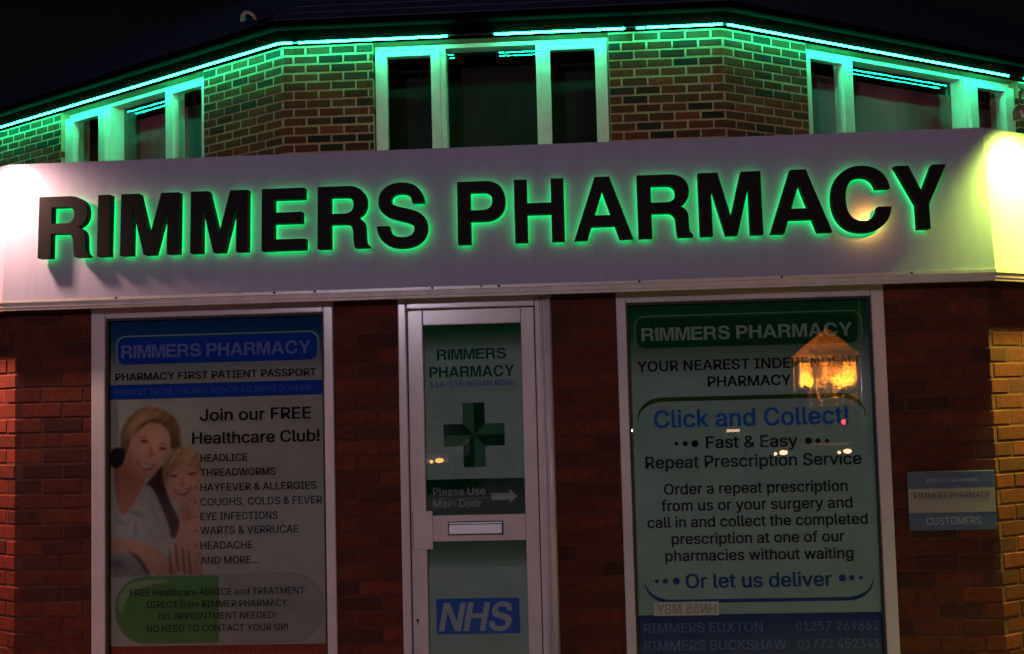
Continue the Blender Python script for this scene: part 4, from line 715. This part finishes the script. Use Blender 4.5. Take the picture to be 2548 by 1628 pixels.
# right window poster
P['gtop2'] = grad('poster_green_fade', 1.70, 2.104, [(0, (.170, .275, .250)), (.3, (.10, .155, .125)), (.55, (.02, .085, .04)), (.8, (.006, .065, .022)), (1, (.004, .045, .014))])
p = Poster('window_poster', 'green headed prescription poster with Click and Collect in blue in the shop window', 3.218, 4.475, .265, 2.108, back=P['paper_g'])
p.part('header_badge', 1); p.shape([rect(3.218, 4.475, 1.70, 2.107)], 'gtop2', -.5); p.shape([rrect(3.266, 4.428, 1.853, 2.038, .055)], 'routline', 0); p.shape([rrect(3.272, 4.421, 1.846, 2.031, .05)], 'gtop2', .4)
p.shape([rrect(3.280, 4.404, 1.869, 2.020, .042)], 'dkgreen', 1); p.text("RIMMERS PHARMACY", 3.303, 4.377, 1.906, .068, 'lettgreen', 2, heavy=True); p.done()
def arc_pts(xl, xr, zt, zs, r, up=1):
    a = [(xl, zs)]; n = 12
    for k in range(n + 1): t = math.pi - math.pi / 2 * k / n; a.append((xl + r + r * math.cos(t), zt - up * r * .75 + up * r * .75 * math.sin(t)))
    for k in range(n + 1): t = math.pi / 2 - math.pi / 2 * k / n; a.append((xr - r + r * math.cos(t), zt - up * r * .75 + up * r * .75 * math.sin(t)))
    return a + [(xr, zs)]
p.part('lettering', 1)
A1 = arc_pts(3.272, 4.422, 1.603, 1.492, .13); n_ = len(A1); p.shape([ribbon(A1, [.002 + .020 * min(1, min(i, n_ - 1 - i) / 9) for i in range(n_)])], 'olive', 1, 'arc_line')
A2 = arc_pts(3.280, 4.424, .578, .672, .13, -1); p.shape([ribbon(A2, [.002 + .016 * min(1, min(i, n_ - 1 - i) / 9) for i in range(n_)])], 'arcb', 1, 'arc_line')
for t, a, b, z, c, k, bo in [("YOUR NEAREST INDEPENDENT", 3.277, 4.411, 1.75, 0.0517, 'ink', .0195), ("PHARMACY", 3.635, 4.056, 1.663, 0.0517, 'ink', .0195), ("Click and Collect!", 3.355, 4.334, 1.459, 0.0869, 'royal', .020), ("Fast & Easy", 3.615, 4.075, 1.349, 0.0594, 'ink', .0195), ("Repeat Prescription Service", 3.303, 4.392, 1.252, 0.0594, 'dgtext2', .0185), ("Order a repeat prescription", 3.393, 4.316, 1.118, 0.0539, 'ink', .0195), ("from us or your surgery and", 3.376, 4.337, 1.034, 0.0539, 'ink', .0195), ("call in and collect the completed", 3.303, 4.409, .951, 0.0528, 'ink', .0195), ("prescription at one of our", 3.423, 4.29, .866, 0.0528, 'ink', .0195), ("pharmacies without waiting", 3.388, 4.33, .781, 0.0528, 'ink', .0195), ("Or let us deliver", 3.487, 4.217, .644, 0.0704, 'arcb', .0195)]:
    p.text(t, a, b, z, c, k, 2, own='lettering', bold=bo)
for x, z, r, k in [(3.463, 1.376, .010, 'ink'), (3.508, 1.375, .0135, 'ink'), (3.557, 1.374, .018, 'ink'), (4.132, 1.375, .018, 'ink'), (4.18, 1.374, .0135, 'ink'), (4.225, 1.373, .011, 'ink'), (3.34, .681, .010, 'arcb'), (3.383, .681, .0135, 'arcb'), (3.438, .680, .018, 'arcb'), (4.271, .683, .018, 'arcb'), (4.318, .683, .0135, 'arcb'), (4.364, .682, .010, 'arcb')]:
    p.shape([disc(x, z, r)], k, 2, 'bullet')
p.done()
p.part('footer_band', 1); p.shape([rect(3.218, 4.475, .265, .511)], 'navy')
for t, a, b, z, c in [("RIMMERS EUXTON", 3.266, 3.863, .422, .048), ("01257 269862", 4.03, 4.442, .423, .045), ("RIMMERS BUCKSHAW", 3.266, 3.979, .334, .048), ("01772 452341", 4.035, 4.444, .334, .045)]: p.text(t, a, b, z, c, 'navytxt', 1, bold=.012)
p.done()
# reflected number plate, painted as a pale strip with reversed lettering in that window
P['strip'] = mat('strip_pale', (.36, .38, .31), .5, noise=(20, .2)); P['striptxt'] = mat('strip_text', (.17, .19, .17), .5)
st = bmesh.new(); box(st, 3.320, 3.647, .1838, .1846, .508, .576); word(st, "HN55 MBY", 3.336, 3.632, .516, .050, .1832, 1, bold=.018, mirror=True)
tag(obj('plate_reflection', st, [P['strip'], P['striptxt']], None, -1), 'number plate reflection painted as a pale strip low in the window above a navy band', 'painted reflection')

# door posters
YD = .178; DG = dict(y=YD, back=P['paper_g'])
P['gd1'] = grad('door_fade_upper', 1.86, 2.02, [(0, (.170, .275, .250)), (.45, (.06, .12, .085)), (.75, (.012, .07, .03)), (1, (.004, .045, .014))]); P['gd2'] = grad('door_fade_lower', .74, .905, [(0, (.170, .275, .250)), (.5, (.06, .12, .08)), (1, (.006, .06, .016))])
p = Poster('door_poster', 'upper door poster with a green pinwheel cross and RIMMERS PHARMACY', 2.165, 2.688, 1.03, 2.0185, **DG)
p.part('top_band', 1); p.shape([rect(2.165, 2.688, 1.86, 2.018)], 'gd1', 0); p.text("RIMMERS", 2.239, 2.601, 1.838, .055, 'dgtext', 1, own='lettering', heavy=True); p.text("PHARMACY", 2.198, 2.641, 1.746, .057, 'dgtext', 1, own='lettering', heavy=True); p.text("116-118 WIGAN ROAD", 2.201, 2.644, 1.699, .028, 'dblue', 1, own='lettering', bold=.012); p.done()
p.part('cross_emblem', 1); cx, cz, hw, ax_, az_ = 2.424, 1.446, .0575, .1585, .166
for a, b, k1, k2 in (((0, 1), (-1, 0), 'cl', 'cd'), ((1, 0), (0, 1), 'cl', 'cd'), ((0, -1), (1, 0), 'cl', 'cd'), ((-1, 0), (0, -1), 'cl', 'cd')):
    L = az_ if a[0] == 0 else ax_
    for sgn, k in ((1, k1), (-1, k2)):
        q = [(0, 0), (a[0] * L, a[1] * L), (a[0] * L + sgn * b[0] * hw, a[1] * L + sgn * b[1] * hw), (a[0] * hw + sgn * b[0] * hw, a[1] * hw + sgn * b[1] * hw)]
        p.shape([[(cx + u, cz + v) for u, v in q]], k, 1)
p.done()
p = Poster('door_poster', 'lower door poster with the white on blue NHS mark', 2.165, 2.688, .195, .909, **DG)
p.part('top_band', 1); p.shape([rect(2.165, 2.688, .77, .908)], 'gd2', 0); p.done(); p.part('emblem', 1); p.shape([rect(2.209, 2.637, .432, .612)], 'nhs', 0); p.text("NHS", 2.219, 2.616 - .03, .448, .143, 'nhst', 1, heavy=True, shear=.2); p.done()
ns = empty('door_notice', (2.426, .1765, 1.038), 'black Please Use Main Door notice with an arrow on the door glass', 'notice')
bm = bmesh.new(); box(bm, 2.170, 2.6825, .1765, .1775 - .0002, 1.036, 1.2205); obj('board', bm, P['blk'], ns)
for t, a, b, z in (("Please Use", 2.206, 2.475, 1.139), ("Main Door", 2.205, 2.455, 1.078)):
    bm = bmesh.new(); word(bm, t, a, b, z, .038, .1757, 0, bold=.014); obj('lettering', bm, P['blktxt'], ns, -1)
bm = bmesh.new(); stamp(bm, [[(2.506, 1.109), (2.600, 1.109), (2.600, 1.091), (2.640, 1.128), (2.600, 1.165), (2.600, 1.146), (2.506, 1.146)]], lambda u, v: (u, .1757, v), 0); obj('arrow', bm, P['blktxt'], ns, -1)

# parking sign on the right pier
ps = empty('parking_sign', (4.812, .135, .918), 'blue and white banded parking sign reading RIMMERS PHARMACY CUSTOMERS on brick pier', 'sign')
K = dict(kb=mat('parking_blue', (.045, .075, .16), .35, noise=(8, .1)), kw=mat('parking_white', (.21, .19, .185), .4, noise=(8, .1)), kt=mat('parking_text', (.05, .04, .05), .5), kl=mat('parking_light_text', (.22, .25, .34), .5))
bm = bmesh.new(); box(bm, 4.599, 5.026, .122, .136, .918, 1.2095); obj('board', bm, K['kb'], ps, .002)
bm = bmesh.new(); box(bm, 4.600, 5.025, .1205, .1218, 1.006, 1.125); obj('white_band', bm, K['kw'], ps)
for t, a, b, z, c, y, k in (("PRIVATE CAR PARKING", 4.694, 4.944, 1.157, .018, .1213, 'kl'), ("RIMMERS PHARMACY", 4.627, 5.0, 1.077, .030, .1198, 'kt'), ("CUSTOMERS", 4.683, 4.949, .946, .036, .1213, 'kl')):
    bm = bmesh.new(); word(bm, t, a, b, z, c, y, 0, bold=.004); obj('lettering', bm, K[k], ps, -1)

# ------------------------------------------------------------------ across the road: what the windows mirror and what lights the street
def lamp_post(x, y, h, col, power, label, arm=1.0, r=.12):
    o = empty('street_lamp', (x, y, -.1), label, 'street lamp', 'street lamps across the road'); bm = bmesh.new()
    tube(bm, [(x, y - arm, -.1), (x, y - arm, 1.2), (x, y - arm, h - .2), (x, y - arm * .7, h + .1), (x, y, h + .12)], .06, 10, radii=[.09, .08, .05, .045, .04]); obj('post', bm, M['steel'], o)
    bm = bmesh.new(); ball(bm, (x, y + .1, h + .14), .18, sc=(.9, 1.6, .35)); obj('lamp_head', bm, M['steel'], o)
    bm = bmesh.new(); ball(bm, (x, y + .1, h + .06), .13, sc=(.9, 1.4, .4)); obj('lens', bm, emis('street_lens', col, 60), o)
    L = bpy.data.lights.new('street_light', 'POINT'); L.energy = power; L.color = col; L.shadow_soft_size = r
    lo = bpy.data.objects.new('street_light', L); COL.objects.link(lo); lo.location = (x, y + .15, h - .2); child(lo, o)
lamp_post(9.45, -20, 8.1, (1, .42, .08), 900, 'tall street lamp with an orange sodium lantern across the road')
lamp_post(-.6, -16, 4.6, (.93, .80, 1.0), 1700, 'unseen low street lamp added for fill, with a pale lilac white lantern across the road', r=.3)  # added fill lamp, unseen; kept low so its glare and letter shadows stay hidden

hc = dict(curtain=mat('drawn_curtain', (.24, .12, .05), .9), render=mat('cream_render', (.55, .36, .2), .9, noise=(4, .25)), tile=mat('tile_hung_gable', (.34, .17, .09), .9, noise=(8, .3)), roofd=mat('house_roof', (.05, .035, .03), .9), wood=mat('dark_timber', (.03, .02, .015), .7), pane=mat('dark_pane', (.02, .02, .02), .1), door=mat('house_door', (.08, .03, .02), .5))
HX, HY, HZ = 23.0, -90.0, -.12
Hs = empty('gabled_house', (HX, HY, HZ), 'gabled house lit orange from below across the road, mirrored in the shop window', 'house')
hb = lambda bm, x0, x1, y0, y1, z0, z1, mi=0: box(bm, HX + x0, HX + x1, HY + y0, HY + y1, HZ + z0, HZ + z1, mi)
bm = bmesh.new(); hb(bm, -2.7, 2.7, -8, 0, 0, 5.3)
obj('wall', bm, hc['render'], Hs)
bm = bmesh.new()
for y in (.02,):
    v = [bm.verts.new((HX + a, HY + y, HZ + b)) for a, b in ((-2.75, 5.3), (2.75, 5.3), (0, 7.5))]; bm.faces.new(v)
obj('gable', bm, hc['tile'], Hs)
bm = bmesh.new()
for sg in (-1, 1): quad(bm, (HX + sg * 3.0, HY + .3, HZ + 5.1), (HX + sg * 3.0, HY - 8.3, HZ + 5.1), (HX, HY - 8.3, HZ + 7.62), (HX, HY + .3, HZ + 7.62))
obj('roof', bm, hc['roofd'], Hs)
for x in (-.85, .75):
    bm = bmesh.new(); hb(bm, x - .55, x + .55, .005, .05, 3.5, 4.5); f_ = obj('window', bm, hc['tile'], Hs)
    bm = bmesh.new(); hb(bm, x - .42, x + .42, .055, .06, 3.6, 4.4); obj('pane', bm, hc['curtain'], f_)
bm = bmesh.new(); hb(bm, -2.75, 2.75, .005, .14, 4.75, 4.95); obj('porch_beam', bm, hc['wood'], Hs)
bm = bmesh.new(); hb(bm, -.4, .4, .005, .08, 0, 3.1); obj('door', bm, hc['door'], Hs)
hc['gl'] = mat('gable_light', (.42, .2, .09), .9)
def flood(x, y, z, tx, ty, tz, e):
    fo = empty('flood_light', (x, y, HZ), 'ground flood light %s the gabled house' % ('close to the near corner of' if x < HX else 'close to the far corner of' if y < HY + 2 else 'standing out in front of'), 'flood light', 'flood lights of the house')
    bm = bmesh.new(); box(bm, x - .15, x + .15, y - .1, y + .1, HZ, z - .12); obj('housing', bm, M['blackplastic'], fo, .02)
    bm = bmesh.new(); box(bm, x - .12, x + .12, y - .08, y + .08, z - .118, z - .1); obj('lens', bm, emis('flood_lens', (1, .5, .08), 20), fo)
    L = bpy.data.lights.new('flood_beam', 'SPOT'); L.energy = e; L.color = (1, .40, .045); L.spot_size = 2.4; L.spot_blend = .8; L.shadow_soft_size = .1
    lo = bpy.data.objects.new('flood_beam', L); COL.objects.link(lo); lo.location = (x, y, z); lo.rotation_euler = (Vector((tx, ty, tz)) - Vector((x, y, z))).to_track_quat('-Z', 'Y').to_euler(); child(lo, fo)
flood(HX - 1.75, HY + .42, 2.55, HX - 1.7, HY + .1, 3.9, 12000); flood(HX + 1.35, HY + .42, 2.55, HX + 1.3, HY + .1, 3.9, 19000); flood(HX + .2, HY + 3.6, 2.4, HX, HY, 5.4, 15000)
for x in (-2.3, -1.05, 2.45):
    bm = bmesh.new(); hb(bm, x - .09, x + .09, .006, .22, 0, 4.75); obj('porch_post', bm, hc['wood'], Hs)
for k in range(4):
    x = -2.3 + k * 1.45
    bm = bmesh.new(); hb(bm, x - .05, x + .05, .025, .1, 4.95, 5.3 + .3 * (k % 2)); obj('timber', bm, hc['wood'], Hs)
# hedge in front of the house
bm = bmesh.new(); hr = random.Random(5)
for k in range(5200):
    x = hr.uniform(13, 33); y = -86 + hr.uniform(-.9, .9); top = 2.55 + .22 * math.sin(x * 1.9) + .16 * math.sin(x * 4.1); z = HZ + hr.uniform(0, 1) ** .6 * top
    a, b = hr.uniform(0, 6.28), hr.uniform(-1, 1); s_ = hr.uniform(.08, .2); u = Vector((math.cos(a), math.sin(a), b)).normalized() * s_; v_ = Vector((-math.sin(a), math.cos(a), hr.uniform(-1, 1))).normalized() * s_
    c_ = Vector((x, y, z)); bm.faces.new([bm.verts.new(q) for q in (c_ - u, c_ + v_ * .6, c_ + u, c_ - v_ * .6)])
hd = obj('hedge', bm, mat('hedge_leaf', (.03, .05, .02), .8), None, -1); tag(hd, 'clipped dark hedge standing in front of the gabled house', 'hedge')

# parked cars, seen only as lights in the glass
def car(x, y, rot, body, label, heads=None, tails=None, plate=False):
    o = bpy.data.objects.new('parked_car', None); COL.objects.link(o); o.location = (x, y, -.114); o.rotation_euler = (0, 0, rot); tag(o, label, 'car', 'cars parked across the road')
    def part(nm, bm, m, bev=0, sm=False):
        q = obj(nm, bm, m, None, bev, sm); q.parent = o; return q
    bm = bmesh.new(); prof = [(-2.1, .3), (-2.12, .75), (-1.95, .95), (-1.5, 1.02), (-1.1, 1.42), (.35, 1.45), (1.05, 1.0), (1.9, .85), (2.1, .65), (2.1, .3)]
    rg = [[bm.verts.new((yy, xx, zz)) for xx, zz in prof] for yy in (-.84, .84)]
    for v in rg[0] + rg[1]:
        if v.co.z > 1.2: v.co.x *= .78
    for i in range(len(prof)): bm.faces.new((rg[0][i], rg[0][(i + 1) % len(prof)], rg[1][(i + 1) % len(prof)], rg[1][i]))
    bm.faces.new(rg[0]); bm.faces.new(rg[1][::-1]); part('body', bm, body, .06)
    bm = bmesh.new(); quad(bm, (-.62, .42, 1.40), (.62, .42, 1.40), (.72, 1.02, 1.03), (-.72, 1.02, 1.03))
    for v in bm.verts: v.co.z += .03
    part('windscreen', bm, hc['pane'])
    bm = bmesh.new(); quad(bm, (-.62, -1.15, 1.415), (.62, -1.15, 1.415), (.72, -1.46, 1.10), (-.72, -1.46, 1.10)); part('rear_window', bm, hc['pane'])
    for sx_ in (-.82, .82):
        for sy_ in (-1.3, 1.3):
            bm = bmesh.new(); tube(bm, [(sx_ - .1, sy_, .32), (sx_ + .1, sy_, .32)], .32, 18); part('wheel', bm, M['blackplastic'])
    for sg in (-1, 1):
        bm = bmesh.new(); ball(bm, (sg * .62, 2.08, .68), .07, sc=(1.2, .5, .7)); part('headlight', bm, heads or hc['pane'])
        bm = bmesh.new(); ball(bm, (sg * .62 - .16, 2.09, .66), .035, sc=(1, .5, 1)); part('side_light', bm, heads or hc['pane'])
        bm = bmesh.new(); ball(bm, (sg * .7, -2.1, .8), .09, sc=(1, .4, 1.2)); part('tail_light', bm, tails or hc['pane'])
    bm = bmesh.new(); box(bm, -.26, .26, -2.15, -2.13, .48, .6); part('number_plate', bm, emis('lit_plate', (1, .62, .42), 9) if plate else hc['door'])
paint = lambda c: mat('car_paint', c, .3, .3)
warm = emis('headlight_warm', (1, .62, .35), 20); amber = emis('headlight_amber', (1, .42, .07), 20); redl = emis('tail_red', (1, .05, .08), 26)
car(7.55, -19.2, 0, paint((.03, .03, .035)), 'dark parked car facing the pharmacy with warm headlights on', heads=warm)
cold = emis('headlight_cold', (.85, .92, 1), 420)
car(4.28, -42.2, 0, paint((.06, .06, .07)), 'silver grey parked car with cold white headlights on', heads=cold)
car(-.50, -19.2, 0, paint((.05, .02, .02)), 'maroon parked car facing the pharmacy with dim amber lights', heads=amber)
car(9.15, -44.2, math.pi, paint((.05, .05, .06)), 'grey parked car showing a lit rear number plate', plate=True)
car(12.7, -43.2, math.pi, paint((.02, .03, .05)), 'navy parked car showing two red tail lights', tails=redl)
